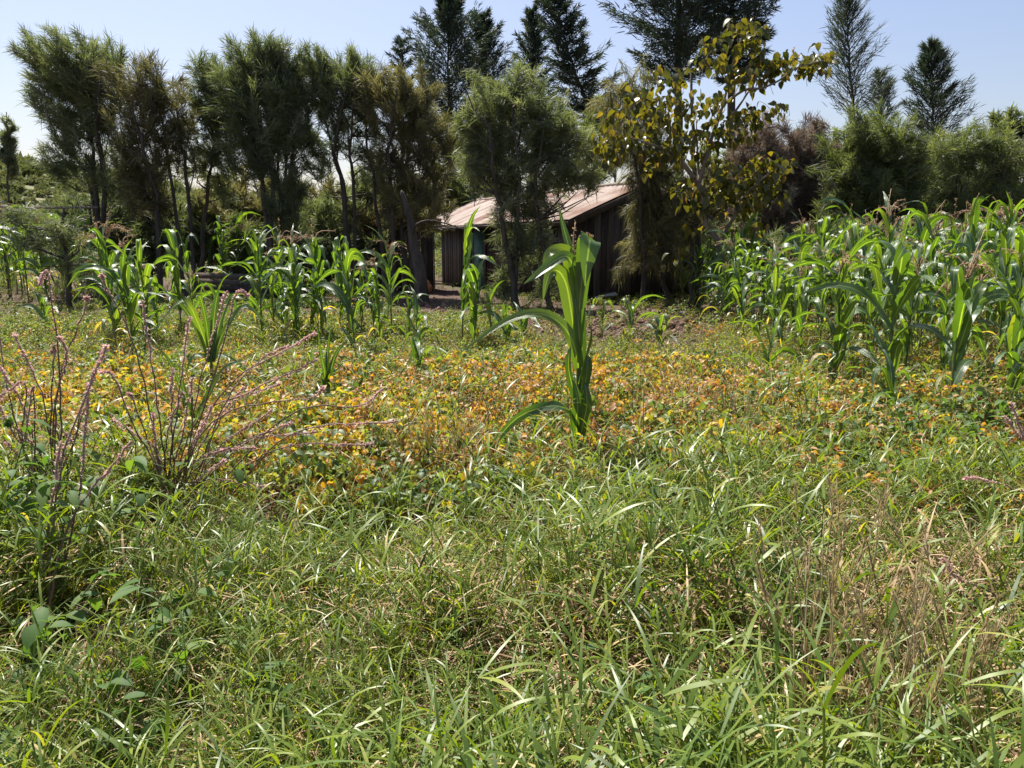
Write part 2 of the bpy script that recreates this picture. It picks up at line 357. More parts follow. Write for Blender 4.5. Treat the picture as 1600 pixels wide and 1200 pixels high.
def feather_tree(name, label, cat, Y, base_px, stems, lobes, mat='feather', up=0.7, sweep=(0, 0, 0), dens=1.0, bough=0.85, sl=(0.2, 0.44),
                 sw=0.0095, droop=0.15, spread=0.5, group=None, tb=0.0, stem_r=0.08, bark='bark', ns=125, depth=0.85, limbs=True):
    bx = float(X(base_px, Y, 0)); root = thing(name, label, cat, (bx, Y, 0), 0, group)
    o0 = np.array([bx, Y, 0.0]); sp = []
    for k, st in enumerate(stems):                 # st: image points from the foot upward at this tree's distance
        dy = rng.uniform(-0.5, 0.5) if len(stems) > 1 else 0
        foot = np.array([float(X(st[0][0], Y, 0)), Y + dy * 0.5, -0.05])
        pts = [foot] + [P(q[0], q[1], Y + dy * (0.5 + i)) for i, q in enumerate(st[1:])]
        ln = smoothline(pts, 14); ln[1:-1] += rng.normal(0, 0.025, (12, 3))
        r = stem_r * rng.uniform(.75, 1.1) * np.linspace(1, 0.28, 14); r[0] *= 1.3
        v, f = tube(ln - o0, r, 7)
        obj('trunk', mesh('trunk', v, f, M[bark], smooth=True), root); sp.append(ln)
    sp = np.concatenate(sp) if sp else o0[None]
    LP, LD, LL, LT = [], [], [], []; W0, W1, WR0, WR1 = [], [], [], []
    for lb in lobes:
        cx, cy, rx, ry = lb[:4]; dn = lb[4] if len(lb) > 4 else 1.0; dy = lb[5] if len(lb) > 5 else 0.0
        C = P(cx, cy, Y + dy); Rx = rx * 1.26 / F * Y; Rz = ry * 1.14 / F * Y; Ry = Rx * depth
        nb = max(8, int(dn * dens * 20.0 * (Rx * Rz + Rx * Ry * .5 + 0.25)))
        d = unit(rng.normal(size=(nb, 3))); rad = rng.uniform(0.12, 1, nb) ** 0.5
        e = C + d * rad[:, None] * np.array([Rx, Ry, Rz])
        bd = unit(d * np.array([0.75, 0.75, 0.45]) * rad[:, None] + np.array([0, 0, up]) + np.array(sweep) + rng.normal(0, 0.25, (nb, 3)))
        bl = bough * rng.uniform(0.6, 1.25, nb)
        s = e - bd * bl[:, None]
        tt = np.repeat(rng.uniform(0.18, 0.82, nb), ns)
        u = rng.uniform(0.0, 1, (nb, ns)) ** 0.8
        p = s[:, None] + bd[:, None] * (bl[:, None] * u)[..., None] + rng.normal(0, 0.05, (nb, ns, 3)) * bough
        p[..., 2] -= (u * u) * 0.0
        dd = bd[:, None] + rng.normal(0, spread, (nb, ns, 3))
        p[..., 2] = np.maximum(p[..., 2], .15); LP.append(p.reshape(-1, 3)); LD.append(dd.reshape(-1, 3)); LL.append(rng.uniform(*sl, nb * ns)); LT.append(tt + tb + rng.normal(0, .12, nb * ns))
        W0.append(s); W1.append(e); WR0.append(np.full(nb, 0.010)); WR1.append(np.full(nb, 0.003))
        if limbs and len(sp) > 1:
            for i in range(0, nb, 5):
                dist = np.linalg.norm((sp - s[i]) * [1, 1, .6], axis=1) + 4 * (sp[:, 2] > s[i, 2] - 0.2)
                a = sp[int(np.argmin(dist))]
                mid = (a + s[i]) / 2 + rng.normal(0, 0.07, 3) + [0, 0, -0.05]
                W0 += [a[None], mid[None]]; W1 += [mid[None], s[i][None]]; WR0 += [np.array([0.028]), np.array([0.019])]; WR1 += [np.array([0.019]), np.array([0.010])]
    LP, LD, LL, LT = map(np.concatenate, (LP, LD, LL, LT))
    v, f, k = strands(LP - o0, LD, LL, np.full(len(LP), sw) * rng.uniform(.7, 1.4, len(LP)), droop)
    obj('crown', mesh('crown', v, f, M[mat], np.repeat(LT, k)), root)
    v, f = prisms(np.concatenate(W0) - o0, np.concatenate(W1) - o0, np.concatenate(WR0), np.concatenate(WR1))
    tag(obj('branches', mesh('branches', v, f, M[bark]), root), kind='stuff')
    return root

def conifer(name, label, Y, px, top, bottom, prof, mat='cypress', lean=0, ascend=0.5, nb=70, ns=90, sl=(0.25, 0.5), sw=0.024, droop=0.1, stem_r=0.16, group=None, spread=0.45, cat='conifer tree', tb=0, foot=None, gap=0.0):
    """prof: list of (height fraction 0 bottom..1 top, half width in image px)"""
    bx = float(X(px if foot is None else foot, Y, 0)); root = thing(name, label, cat, (bx, Y, 0), 0, group); o0 = np.array([bx, Y, 0.0])
    tp = P(px + lean, top, Y); bt = P(px, bottom, Y)
    ln = smoothline([np.array([bx, Y, -0.05]), bt, (bt * .5 + tp * .5), tp], 20); ln[2:-2] += rng.normal(0, .04, (16, 3))
    v, f = tube(ln - o0, stem_r * np.linspace(1, 0.08, 20), 7); obj('trunk', mesh('trunk', v, f, M['bark'], smooth=True), root)
    nb = int(nb * 1.1); ns = int(ns * 1.7)
    hs = np.array([p[0] for p in prof]); ws = np.array([p[1] * 1.22 for p in prof]) / F * Y
    t = (np.arange(nb) + rng.uniform(0, 1, nb)) / nb
    az = np.arange(nb) * 2.4 + rng.normal(0, .4, nb)
    w = np.interp(t, hs, ws) * rng.uniform(0.6 - gap, 1.1, nb)
    a = bt + (tp - bt) * t[:, None]
    asc = ascend + 0.5 * t + rng.normal(0, .12, nb)
    d = unit(np.stack([np.cos(az), np.sin(az), asc], -1))
    L = w / np.sqrt(1 - d[:, 2] ** 2 + 1e-6) * 0.9 + 0.1
    e = a + d * L[:, None]
    u = rng.uniform(0.12, 1.0, (nb, ns))
    p = a[:, None] + d[:, None] * (L[:, None] * u)[..., None]; p[..., 2] += 0.12 * L[:, None] * u * u * (1 if droop < .5 else -1)
    wid = (0.11 * L + .04)[:, None] * (1 - u * 0.7)
    p += rng.normal(0, 1, (nb, ns, 3)) * wid[..., None] * np.array([1, 1, .45])
    dd = d[:, None] + rng.normal(0, spread, (nb, ns, 3))
    tt = np.repeat(rng.uniform(0.2, .8, nb), ns) + rng.normal(0, .12, nb * ns) + tb
    k0 = nb * ns
    v, f, k = strands(p.reshape(-1, 3) - o0, dd.reshape(-1, 3), rng.uniform(*sl, k0), sw * rng.uniform(.7, 1.4, k0), droop)
    obj('crown', mesh('crown', v, f, M[mat], np.repeat(tt, k)), root)
    v, f = prisms(a - o0, e - o0, np.full(nb, 0.03), np.full(nb, 0.008)); tag(obj('branches', mesh('branches', v, f, M['bark']), root), kind='stuff')
    return root

FT = 'tree'; GF = 'feathery trees in the row behind the field'
feather_tree('feathery_tree', 'tall feathery tree at the left end of the row, crown sweeping left', FT, 22.5, 160,
    [[(156, 465), (150, 300), (146, 220), (118, 110)], [(166, 465), (163, 290), (152, 200), (160, 100)], [(150, 465), (146, 320), (120, 240), (90, 170)]],
    [(110, 95, 60, 42, 1.3), (85, 130, 45, 48, 1.2), (150, 115, 48, 60, 1.1), (120, 165, 50, 40, 1), (95, 215, 40, 22, .55), (135, 235, 45, 35, .6), (160, 260, 40, 40, .5), (90, 250, 32, 14, .4)], sweep=(-0.35, 0, 0), group=GF)
feather_tree('feathery_tree', 'slim half bare feathery tree with brownish twigs, second from the left in the row', FT, 21.5, 285,
    [[(285, 465), (272, 310), (258, 220), (245, 110)], [(300, 465), (292, 290), (278, 200), (270, 120)], [(255, 465), (245, 320), (225, 240), (205, 150)]],
    [(205, 150, 42, 60, .8), (225, 215, 50, 60, .9), (248, 125, 38, 38, .7), (268, 165, 40, 55, .6), (235, 280, 45, 45, .8), (285, 230, 25, 45, .3), (205, 260, 30, 60, .8)], mat='olive', sweep=(-0.1, 0, 0), sw=.009, group=GF)
feather_tree('feathery_tree', 'small crowned feathery tree on one long slanting stem left of the biggest dense tree', FT, 23, 318,
    [[(312, 465), (320, 330), (331, 250), (345, 150)]],
    [(325, 115, 36, 32, 1.1), (350, 150, 40, 45, 1), (318, 155, 26, 35, .9), (330, 205, 28, 38, .8), (365, 210, 25, 30, .5), (305, 250, 24, 34, .3), (345, 270, 22, 34, .3)], sweep=(-0.15, 0, 0), group=GF)
feather_tree('feathery_tree', 'biggest dense dark feathery tree of the row, standing on many stems', FT, 22, 430,
    [[(420, 465), (425, 330), (425, 220), (410, 90)], [(440, 465), (438, 320), (432, 200), (420, 100)], [(455, 465), (452, 320), (458, 210), (465, 120)], [(428, 465), (412, 300), (395, 210), (375, 140)], [(447, 465), (446, 310), (446, 200), (440, 120)]],
    [(405, 88, 42, 36, 1.3), (375, 130, 42, 42, 1.2), (445, 120, 45, 45, 1.3), (405, 160, 60, 50, 1.2), (450, 190, 40, 55, 1.2), (390, 220, 45, 45, 1), (440, 260, 35, 60, 1.1), (450, 330, 35, 60, .9)], sweep=(-0.12, 0, 0), group=GF)
feather_tree('feathery_tree', 'feathery tree with an open fork right of the biggest dense tree of the row', FT, 22.5, 545,
    [[(553, 465), (538, 300), (520, 235), (500, 140)], [(546, 465), (534, 290), (522, 240), (540, 150)], [(560, 465), (552, 290), (548, 220), (555, 120)]],
    [(500, 110, 42, 32, 1.1), (545, 105, 42, 30, 1.1), (505, 155, 36, 34, .9), (550, 150, 36, 40, .9), (485, 190, 25, 30, .5), (520, 200, 40, 30, .6), (565, 190, 25, 45, .6), (495, 240, 24, 26, .3), (570, 250, 26, 36, .4)], sweep=(-0.25, 0, 0), group=GF)
feather_tree('feathery_tree', 'brownish feathery tree standing left of the tall cypresses', FT, 21.8, 610,
    [[(600, 465), (590, 320), (575, 240), (568, 150)], [(618, 465), (612, 300), (608, 220), (620, 140)], [(630, 465), (628, 310), (640, 220), (650, 150)]],
    [(600, 130, 36, 26, 1), (645, 135, 38, 30, 1.1), (620, 170, 46, 34, .8), (665, 185, 28, 40, .8), (600, 225, 32, 40, .55), (640, 240, 45, 40, .7), (670, 265, 38, 40, .8), (610, 300, 40, 45, .7), (655, 320, 45, 35, .7), (700, 210, 22, 30, .6)], mat='olive', sweep=(-0.05, 0, 0), group=GF, tb=.02)
feather_tree('feathery_tree', 'thick bushy feathery tree hanging down in front of the wooden house roof', FT, 18.6, 812,
    [[(808, 475), (806, 400), (812, 300), (800, 170)], [(860, 470), (850, 390), (835, 310), (850, 200)], [(806, 475), (792, 380), (775, 290), (765, 200)]],
    [(805, 150, 52, 40, 1.0), (770, 175, 40, 45, 1), (850, 180, 50, 45, 1), (885, 215, 42, 50, .9), (775, 245, 42, 50, 1), (830, 245, 55, 55, 1), (892, 262, 46, 26, .9), (800, 305, 30, 36, .9), (838, 312, 28, 26, .8), (738, 255, 24, 28, .6), (800, 365, 26, 40, .7), (830, 390, 35, 50, .6), (855, 430, 22, 36, .5), (790, 430, 14, 40, .35), (745, 205, 24, 45, .8)], up=0.42, spread=.6, dens=1.15, group=GF, ns=140, tb=.05, sw=.0085, sl=(.16, .36), bough=.8)
feather_tree('feathery_tree', 'drooping feathery tree that covers the gable wall of the wooden house', FT, 19.3, 1002,
    [[(1002, 470), (1006, 400), (1000, 300), (985, 190)], [(1040, 470), (1036, 400), (1030, 300), (1030, 220)]],
    [(970, 165, 36, 40, .7), (1000, 180, 45, 45, .7), (1020, 250, 45, 45, .9), (1000, 270, 34, 45, .9), (1020, 320, 38, 40, 1.0), (1000, 350, 22, 45, .8), (1040, 360, 34, 45, .9), (1005, 400, 40, 40, .6), (1050, 410, 28, 34, .5)], up=-0.15, spread=.6, droop=.55, dens=1.0, sl=(.18, .4), sw=.008, group=GF, ns=110, mat='olive', tb=-.05)
feather_tree('dark_slim_tree', 'two straight dark slim trunks between the gable wall and the big leaved tree', FT, 18.2, 1090,
    [[(1090, 480), (1092, 400), (1086, 320), (1084, 225), (1080, 110)], [(1083, 480), (1082, 400), (1080, 330), (1078, 290)]],
    [(1082, 300, 16, 40, .3), (1075, 340, 25, 30, .4), (1100, 300, 18, 30, .3)], up=-.1, dens=.7, mat='olive', tb=-.2, stem_r=.1)
feather_tree('dry_brown_bush', 'leafless looking brown twiggy bush right of the big leaved tree', 'bush', 22.5, 1220,
    [[(1215, 430), (1205, 350), (1190, 280)], [(1228, 430), (1235, 350), (1250, 280)]],
    [(1190, 225, 46, 42, .9), (1245, 230, 45, 45, .9), (1215, 280, 62, 55, .8), (1265, 310, 42, 65, .9), (1180, 300, 40, 55, .8), (1230, 360, 60, 45, .8), (1285, 230, 26, 40, .7), (1290, 330, 40, 55, .9)], mat='brown', up=.5, sw=.009, dens=1.3, sl=(.2, .38))
feather_tree('round_bush_tree', 'rounded light green feathery bush between the brown bush and the right frame side bush', FT, 20.5, 1370,
    [[(1362, 420), (1360, 340), (1350, 250)], [(1378, 420), (1385, 330), (1395, 250)]],
    [(1365, 205, 46, 40, 1.1), (1325, 240, 40, 50, 1.1), (1405, 240, 42, 50, 1.1), (1370, 270, 60, 60, 1.2), (1330, 320, 42, 50, 1), (1415, 325, 48, 50, 1), (1430, 270, 30, 45, .9), (1365, 360, 60, 40, 1)], mat='light', up=.4, dens=1.2, tb=.05, sw=.009, sl=(.16, .36), ns=120)
feather_tree('round_bush_tree', 'wide pale olive feathery bush reaching the right edge of the view', FT, 21.5, 1540,
    [[(1530, 420), (1525, 330), (1520, 250)], [(1550, 420), (1560, 320), (1575, 250)], [(1505, 420), (1495, 330), (1485, 280)]],
    [(1515, 215, 42, 30, 1), (1560, 235, 45, 40, 1), (1475, 265, 42, 48, 1), (1465, 315, 36, 45, .9), (1530, 285, 60, 50, 1), (1590, 290, 45, 55, 1), (1500, 330, 55, 45, 1), (1570, 345, 55, 40, 1), (1640, 310, 50, 70, 1)], mat='light', up=.4, dens=1.1, tb=.1, sw=.009, sl=(.16, .36), ns=110)
feather_tree('distant_tree', 'broad green tree on the skyline at the right edge behind the olive bush', FT, 40, 1590,
    [[(1590, 410), (1590, 300), (1585, 220)]], [(1590, 205, 40, 25, 1), (1575, 185, 22, 16, .7), (1555, 225, 25, 22, .8), (1620, 220, 40, 40, 1), (1590, 260, 60, 40, 1)], mat='light', sw=.03, sl=(.3, .6), dens=.55, bough=1)
GB = 'low dark bushes under and behind the tree row'
for i, (bx, Y, lo, mt, lab) in enumerate([
    (375, 26, [(370, 300, 45, 42), (400, 330, 50, 40), (350, 340, 40, 40)], 'olive', 'dark olive bush seen between the slanting stem and the biggest dense tree'),
    (490, 26, [(500, 310, 40, 32), (470, 345, 45, 40), (530, 340, 40, 40)], 'olive', 'dark olive bush behind the open fork of the pale trunk'),
    (590, 26, [(570, 320, 45, 50), (615, 340, 40, 50), (590, 290, 30, 30)], 'feather', 'dark green bush behind the small shed'),
    (715, 33, [(705, 285, 40, 42), (740, 300, 40, 40), (690, 330, 35, 30)], 'light', 'olive green bush above the low end of the house roof'),
    (745, 36, [(735, 230, 26, 34), (755, 265, 30, 35)], 'light', 'pale green bush beneath the tall cypresses'),
    (235, 25, [(230, 330, 55, 55), (190, 350, 40, 45), (270, 355, 40, 45)], 'feather', 'dark bush at the feet of the two leftmost row trees'),
    (1130, 27, [(1125, 255, 30, 38), (1110, 300, 40, 50), (1150, 330, 45, 50)], 'light', 'pale green bush behind the trunk of the big leaved tree'),
    (1190, 20, [(1170, 370, 50, 40), (1230, 390, 50, 32), (1120, 390, 40, 35)], 'feather', 'dark bush in the shade between big leaved tree and maize'),
    (1300, 19.5, [(1290, 380, 45, 40), (1340, 395, 45, 30)], 'feather', 'dark low bush under the rounded light green bush'),
    (1460, 19.5, [(1440, 380, 45, 35), (1490, 380, 45, 30)], 'feather', 'dark low bush under the wide olive bush'),
    (1290, 27, [(1270, 250, 45, 50), (1310, 260, 45, 60), (1250, 320, 50, 50), (1330, 330, 50, 50)], 'light', 'pale bush filling the gap behind the brown bush and the rounded green bush'),
    (1450, 26, [(1450, 250, 40, 45), (1435, 300, 45, 55), (1480, 310, 50, 50), (1460, 350, 50, 40)], 'light', 'grey green bush filling the gap left of the wide olive bush'),
    (270, 24.5, [(280, 350, 45, 50), (240, 370, 45, 45), (310, 365, 40, 45)], 'feather', 'dark bush in shade behind the dark plank wall'),
    (330, 25, [(335, 320, 40, 42), (350, 365, 45, 45)], 'olive', 'dark bush beneath the single slanting stem'),
    (510, 24.5, [(500, 360, 45, 50), (540, 345, 40, 45), (475, 330, 30, 35)], 'feather', 'dark bush in shade beneath the open forked tree'),
    (640, 24.8, [(640, 310, 40, 40), (610, 330, 40, 40), (670, 300, 30, 35)], 'olive', 'dark olive bush rising behind the red edged shed roof'),
    (150, 25.5, [(140, 340, 45, 40), (100, 345, 40, 32), (180, 330, 40, 40)], 'feather', 'dark bush behind the drooping feathery sapling'),
    (1075, 28, [(1065, 340, 40, 50), (1040, 300, 40, 40), (1100, 390, 40, 40)], 'feather', 'dark bush behind the right slope of the house roof'),
    (960, 26, [(950, 200, 40, 40), (930, 240, 40, 45)], 'light', 'pale green feathery crown between the two trees in front of the house'),
    (420, 23.5, [(430, 390, 50, 50), (380, 385, 40, 50), (480, 395, 45, 45)], 'feather', 'dark low bush under the biggest dense tree'),
    (560, 24, [(545, 390, 45, 45), (600, 395, 30, 45)], 'feather', 'dark low bush left of the small shed wall')]):
    feather_tree('bush', lab, 'bush', Y, bx, [[(bx, 430), (bx + 3, lo[0][1] + 10)]], lo, mat=mt, up=.45, dens=.85, sw=.014, group=GB, limbs=False, tb=-.08)
feather_tree('feathery_sapling', 'small drooping feathery sapling on a slanting dark stem at the left edge', FT, 17, 108,
    [[(112, 470), (104, 400), (96, 355), (100, 325)]], [(95, 355, 38, 26, .8), (60, 385, 32, 35, .6), (120, 390, 40, 40, .8), (140, 420, 25, 30, .6), (35, 340, 30, 20, .4)], up=0.0, droop=.3, dens=.5, mat='feather', stem_r=.06, sw=.007, sl=(.16, .34), ns=90)
feather_tree('thin_sapling', 'thin lone sapling against the sky at the far left edge', FT, 40, 12,
    [[(13, 420), (12, 280), (10, 175)]], [(11, 195, 8, 22, .8), (12, 230, 12, 25, .7), (2, 225, 8, 30, .6), (16, 255, 10, 18, .4)], up=.6, dens=.8, bough=.7, sw=.018)

GC = 'dark conifers rising behind the tree row'
conifer('cypress_tree', 'broad dark cypress with a long limb reaching left', 43, 700, -8, 270, [(0, 30), (.2, 50), (.45, 55), (.6, 62), (.75, 30), (1, 3)], nb=95, group=GC, ascend=.55)
conifer('cypress_tree', 'dark cypress with a bent top between the limb reaching cypress and the pale green spire', 45, 765, 28, 260, [(0, 30), (.4, 42), (.7, 36), (1, 5)], lean=-12, nb=75, group=GC, ascend=.45)
conifer('cypress_tree', 'thin pointed spire of lighter conifer beside the leaning conifer', 46, 832, 18, 240, [(0, 40), (.4, 38), (.7, 20), (1, 2)], nb=75, group=GC, ascend=.4, tb=.25, ns=70)
conifer('cypress_tree', 'leaning conifer with a bare dark trunk and its tip bent to the left', 40, 925, 0, 200, [(0, 14), (.2, 40), (.45, 46), (.7, 36), (.9, 26), (1, 8)], lean=-62, nb=70, ns=75, group=GC, ascend=.2, foot=936, gap=.2)
conifer('cypress_tree', 'small conifer top peeping above the brownish feathery tree', 50, 628, 64, 220, [(0, 20), (.5, 22), (.75, 20), (1, 4)], nb=45, ns=50, group=GC, ascend=.2)
conifer('pine_tree', 'huge dark pine reaching above the picture, left of its twin', 37, 1060, -190, 130, [(0, 60), (.15, 90), (.35, 105), (.6, 90), (1, 10)], nb=110, ns=140, group=GC, ascend=.35, sl=(.25, .5), stem_r=.24, foot=1064)
conifer('pine_tree', 'huge dark pine with a straight trunk seen through the big leaved tree', 38, 1145, -170, 130, [(0, 25), (.2, 60), (.4, 68), (.6, 60), (1, 8)], nb=100, ns=120, group=GC, ascend=.3, sl=(.25, .5), stem_r=.26, foot=1136)
conifer('casuarina_tree', 'wispy see-through casuarina spire with a thin straight trunk', 36, 1333, -4, 190, [(0, 50), (.25, 48), (.5, 34), (.7, 26), (1, 3)], nb=62, ns=34, group=GC, ascend=.75, sl=(.3, .6), sw=.014, stem_r=.1, spread=.3, tb=.2, lean=-12, gap=.15)
conifer('casuarina_tree', 'compact pointed casuarina between two rounded bushes on the right', 38, 1460, 72, 245, [(0, 48), (.3, 44), (.6, 26), (1, 2)], nb=70, ns=60, group=GC, ascend=.65, sl=(.25, .5), sw=.017, stem_r=.1, spread=.35, tb=.1, lean=-6)
conifer('casuarina_tree', 'low wispy casuarina top beside the see-through spire', 39, 1378, 122, 200, [(0, 20), (.5, 16), (1, 2)], nb=24, ns=40, group=GC, ascend=.8, sl=(.3, .6), sw=.014, stem_r=.06, spread=.3)

# hill bushes: far scrub, one mass
hb = []
for k in range(4):
    n = 260; d = unit(rng.normal(size=(n, 3))); d[:, 2] = np.abs(d[:, 2])
    p = d * rng.uniform(.55, 1, (n, 1)) * [1.3, 1.3, 1.1]
    v, f, q = strands(p, d + rng.normal(0, .5, (n, 3)), rng.uniform(.4, .8, n), rng.uniform(.12, .22, n), .1)
    hb.append(src('hill_bush', mesh('hill_bush', v, f, M['hillbush'], np.repeat(rng.uniform(.2, .8, n), q))))
n = 5200; hpx = np.concatenate([rng.uniform(-300, 60, n), rng.uniform(60, 300, n // 2)]); hpy = rng.uniform(85, 230, len(hpx))
hp = np.stack([hpx, hpy, hill_z(hpx, hpy) - .1], -1)
sc = rng.gamma(3, .33, len(hpx)) * .75 + .35
ridge = (hpy > 172) & (rng.random(len(hpx)) < .22); sc[ridge] *= 2.0
scatter('hill_scrub', 'scrub bushes covering the far hill', hb, hp, np.stack([hpx * 0, hpx * 0, rng.uniform(0, 6.28, len(hpx))], -1), sc, rng.integers(0, 4, len(hpx)))

# ------------------------------------------------------------------ broad-leaved tree
def ovate(L, W, fold=0.35, curl=0.4, n=4):
    V = []; 
    for k in range(n + 1):
        t = k / n; w = W * math.sin(math.pi * min(1, t ** 0.75)) ** 0.8 if 0 < t < 1 else 0.0
        z = -curl * L * t * t
        V += [[L * t, -w / 2, z + fold * w / 2], [L * t, 0, z], [L * t, w / 2, z + fold * w / 2]]
    q = []
    for k in range(n):
        a = 3 * k; q += [[a, a + 1, a + 4, a + 3], [a + 1, a + 2, a + 5, a + 4]]
    ac = np.tile([-1, 0, 1.0], n + 1)
    return np.array(V), [np.array(q)], ac
YT = 17.0
bl = thing('big_leaved_tree', 'crooked tree with large yellowing leaves right of the house', 'tree', (float(X(1134, YT, 0)), YT, 0))
o0 = np.array(bl.location)
foot = np.array([float(X(1136, YT, 0)), YT, -.05])
limbs = [
    ([foot, P(1134, 408, YT), P(1115, 366, YT), P(1097, 339, YT), P(1098, 302, YT), P(1082, 276, YT), P(1067, 254, YT)], .085, .045, 'trunk'),
    ([P(1067, 254, YT), P(1050, 239, YT), P(1025, 228, YT - .3), P(985, 215, YT - .5)], .045, .012, 'branch'),
    ([P(1067, 254, YT), P(1056, 215, YT + .3), P(1040, 180, YT + .5), P(1045, 140, YT + .5)], .04, .01, 'branch'),
    ([P(1092, 285, YT), P(1103, 249, YT), P(1110, 222, YT), P(1126, 176, YT), P(1133, 152, YT), P(1142, 110, YT), P(1155, 62, YT)], .055, .014, 'branch'),
    ([P(1092, 285, YT), P(1090, 240, YT + .2), P(1088, 190, YT + .3)], .035, .01, 'branch'),
    ([P(1130, 164, YT), P(1162, 141, YT), P(1189, 138, YT - .2), P(1217, 126, YT - .3), P(1245, 106, YT - .4), P(1285, 95, YT - .5)], .034, .01, 'branch'),
    ([P(1145, 180, YT), P(1165, 150, YT), P(1182, 120, YT + .3), P(1180, 70, YT + .4)], .028, .009, 'branch'),
    ([P(1141, 108, YT), P(1125, 90, YT), P(1112, 84, YT)], .018, .007, 'branch'),
    ([P(1133, 395, YT), P(1132, 364, YT), P(1147, 340, YT - .2), P(1153, 318, YT - .3), P(1185, 285, YT - .4), P(1215, 262, YT - .5)], .055, .012, 'branch'),
    ([P(1149, 336, YT - .2), P(1168, 312, YT - .4), P(1180, 300, YT - .6)], .03, .008, 'branch'),
    ([P(1098, 300, YT), P(1120, 285, YT - .3), P(1150, 270, YT - .5)], .03, .008, 'branch')]
for pts, r0, r1, nm in limbs:
    ln = smoothline(pts, 16); v, f = tube(ln - o0, np.linspace(r0, r1, 16), 7); obj(nm, mesh(nm, v, f, M['pale_bark'], smooth=True), bl)
lobes = [(1040, 145, 55, 38, 62), (1000, 180, 55, 35, 60), (965, 222, 38, 26, 42), (1085, 190, 50, 42, 55), (1050, 225, 45, 30, 45), (1160, 52, 34, 22, 34), (1120, 85, 32, 26, 30), (1185, 75, 16, 45, 22),
    (1175, 112, 36, 28, 36), (1205, 110, 24, 20, 16), (1240, 98, 36, 20, 34), (1278, 95, 24, 24, 24), (1145, 195, 40, 22, 32), (1172, 185, 26, 30, 24), (1130, 150, 22, 18, 12), (1160, 272, 55, 24, 75), (1205, 262, 32, 24, 40),
    (1130, 298, 48, 26, 50), (1190, 300, 42, 20, 36), (1080, 300, 22, 28, 18), (1215, 168, 14, 10, 9), (1150, 325, 36, 18, 20), (1090, 345, 20, 20, 8), (1055, 400, 22, 18, 5), (1020, 255, 30, 22, 16), (1175, 350, 30, 20, 12), (1105, 240, 22, 24, 14)]
leafV = [mesh('leaf', *(lambda a: (a[0], a[1]))(ovate(L, W, fo, cu)), M['teak'], np.full(15, tn), ovate(L, W, fo, cu)[2]) for L, W, fo, cu, tn in
    [(.26, .19, .3, .3, .30), (.28, .20, .45, .5, .45), (.24, .18, .2, .2, .62), (.22, .15, .7, .6, .78), (.25, .19, .3, .4, .15), (.2, .12, .9, .9, .92)]]
pos = []
for cx, cy, rx, ry, n in lobes:
    for _ in range(int(n * 2.3)):
        d = unit(rng.normal(size=3)) * rng.uniform(.1, 1) ** .5
        c = P(cx, cy, YT + rng.normal(0, .15)); pos.append(c + d * np.array([rx, rx * .9, ry]) * 1.12 / F * YT)
order = rng.permutation(len(pos)); big = MB()
for k, i in enumerate(order):
    dn = rng.uniform(.15, 1.35); az = rng.uniform(0, 6.28)
    mat = Matrix.Translation(Vector(pos[i] - o0)) @ Matrix.Rotation(az, 4, 'Z') @ Matrix.Rotation(dn, 4, 'Y') @ Matrix.Rotation(rng.normal(0, .5), 4, 'X') @ Matrix.Scale(rng.uniform(.48, .9), 4)
    mi = rng.choice(6, p=[.25, .21, .2, .09, .19, .06])
    if k < 300:
        o = obj('leaf', leafV[mi], bl); o.matrix_local = mat
    else:
        me = leafV[mi]; v = np.array([mat @ w.co for w in me.vertices])
        big.add(v, [np.array([list(p.vertices) for p in me.polygons])], [.3, .45, .62, .78, .15, .92][mi] + rng.normal(0, .06), np.tile([-1, 0, 1.0], 5))
tag(obj('leaves', big.build('leaves', M['teak']), bl), kind='stuff')
tw = MB()
for i in order[:260]:
    e = pos[i] - o0; s = e + rng.normal(0, .12, 3) + [0, 0, -.18]
    v, f = tube([s, (s + e) / 2 + [0, 0, .03], e], [.006, .005, .004], 3, False); tw.add(v, f)
tag(obj('twigs', tw.build('twigs', M['pale_bark']), bl), kind='stuff')

# ------------------------------------------------------------------ house
A = np.array([1.65, 20.6]); ld = np.array([-0.45, 0.893]); gd = np.array([0.893, 0.45]); HL, HW = 11.4, 4.5
EZ, RZ = 2.22, 3.12
rz = math.atan2(ld[1], ld[0])                      # local x runs along the long wall, away from the viewer; local -y is the gable direction
house = thing('wooden_house', 'old wooden plank house under a rusty corrugated iron roof', 'house', (A[0], A[1], 0), rz)
# local frame: x along ld, y = ld rotated +90 deg = (-.893,-.45) -> the house occupies y in [-HW, 0]
def plank(w, h, t, zt=0.0):
    V, f = box(0, 0, h / 2, w, t, h)
    V[:, 2] += np.where(V[:, 2] > h / 2, zt * np.sign(V[:, 0]) * 0.5, 0); return mesh('plank', V, f, M['wood'])
PW = 0.21; x = 1.0 * 0
pm = [plank(PW * .94, EZ - .12, .03), plank(PW * .9, EZ - .10, .026), plank(PW * .97, EZ - .16, .03)]
xs = np.arange(PW / 2 + .02, HL - 1.9, PW)
for x in xs:
    if 5.55 < x < 6.55: continue
    o = obj('plank', pm[rng.integers(3)], house, (x, rng.uniform(-.008, .008), .04)); o.rotation_euler = (0, rng.normal(0, .006), 0)
ys = np.arange(PW / 2, HW, PW)
for y in ys:
    h = EZ + (RZ - EZ) * (1 - abs(y - HW / 2) / (HW / 2)) - .08
    sl = (RZ - EZ) / (HW / 2) * PW * (1 if y < HW / 2 else -1)
    o = obj('plank', plank(PW * rng.uniform(.88, .97), h - .04, .03, -sl * 0 + 0), house, (rng.uniform(-.008, .008), -y, .03)); o.rotation_euler = (0, 0, R(90))
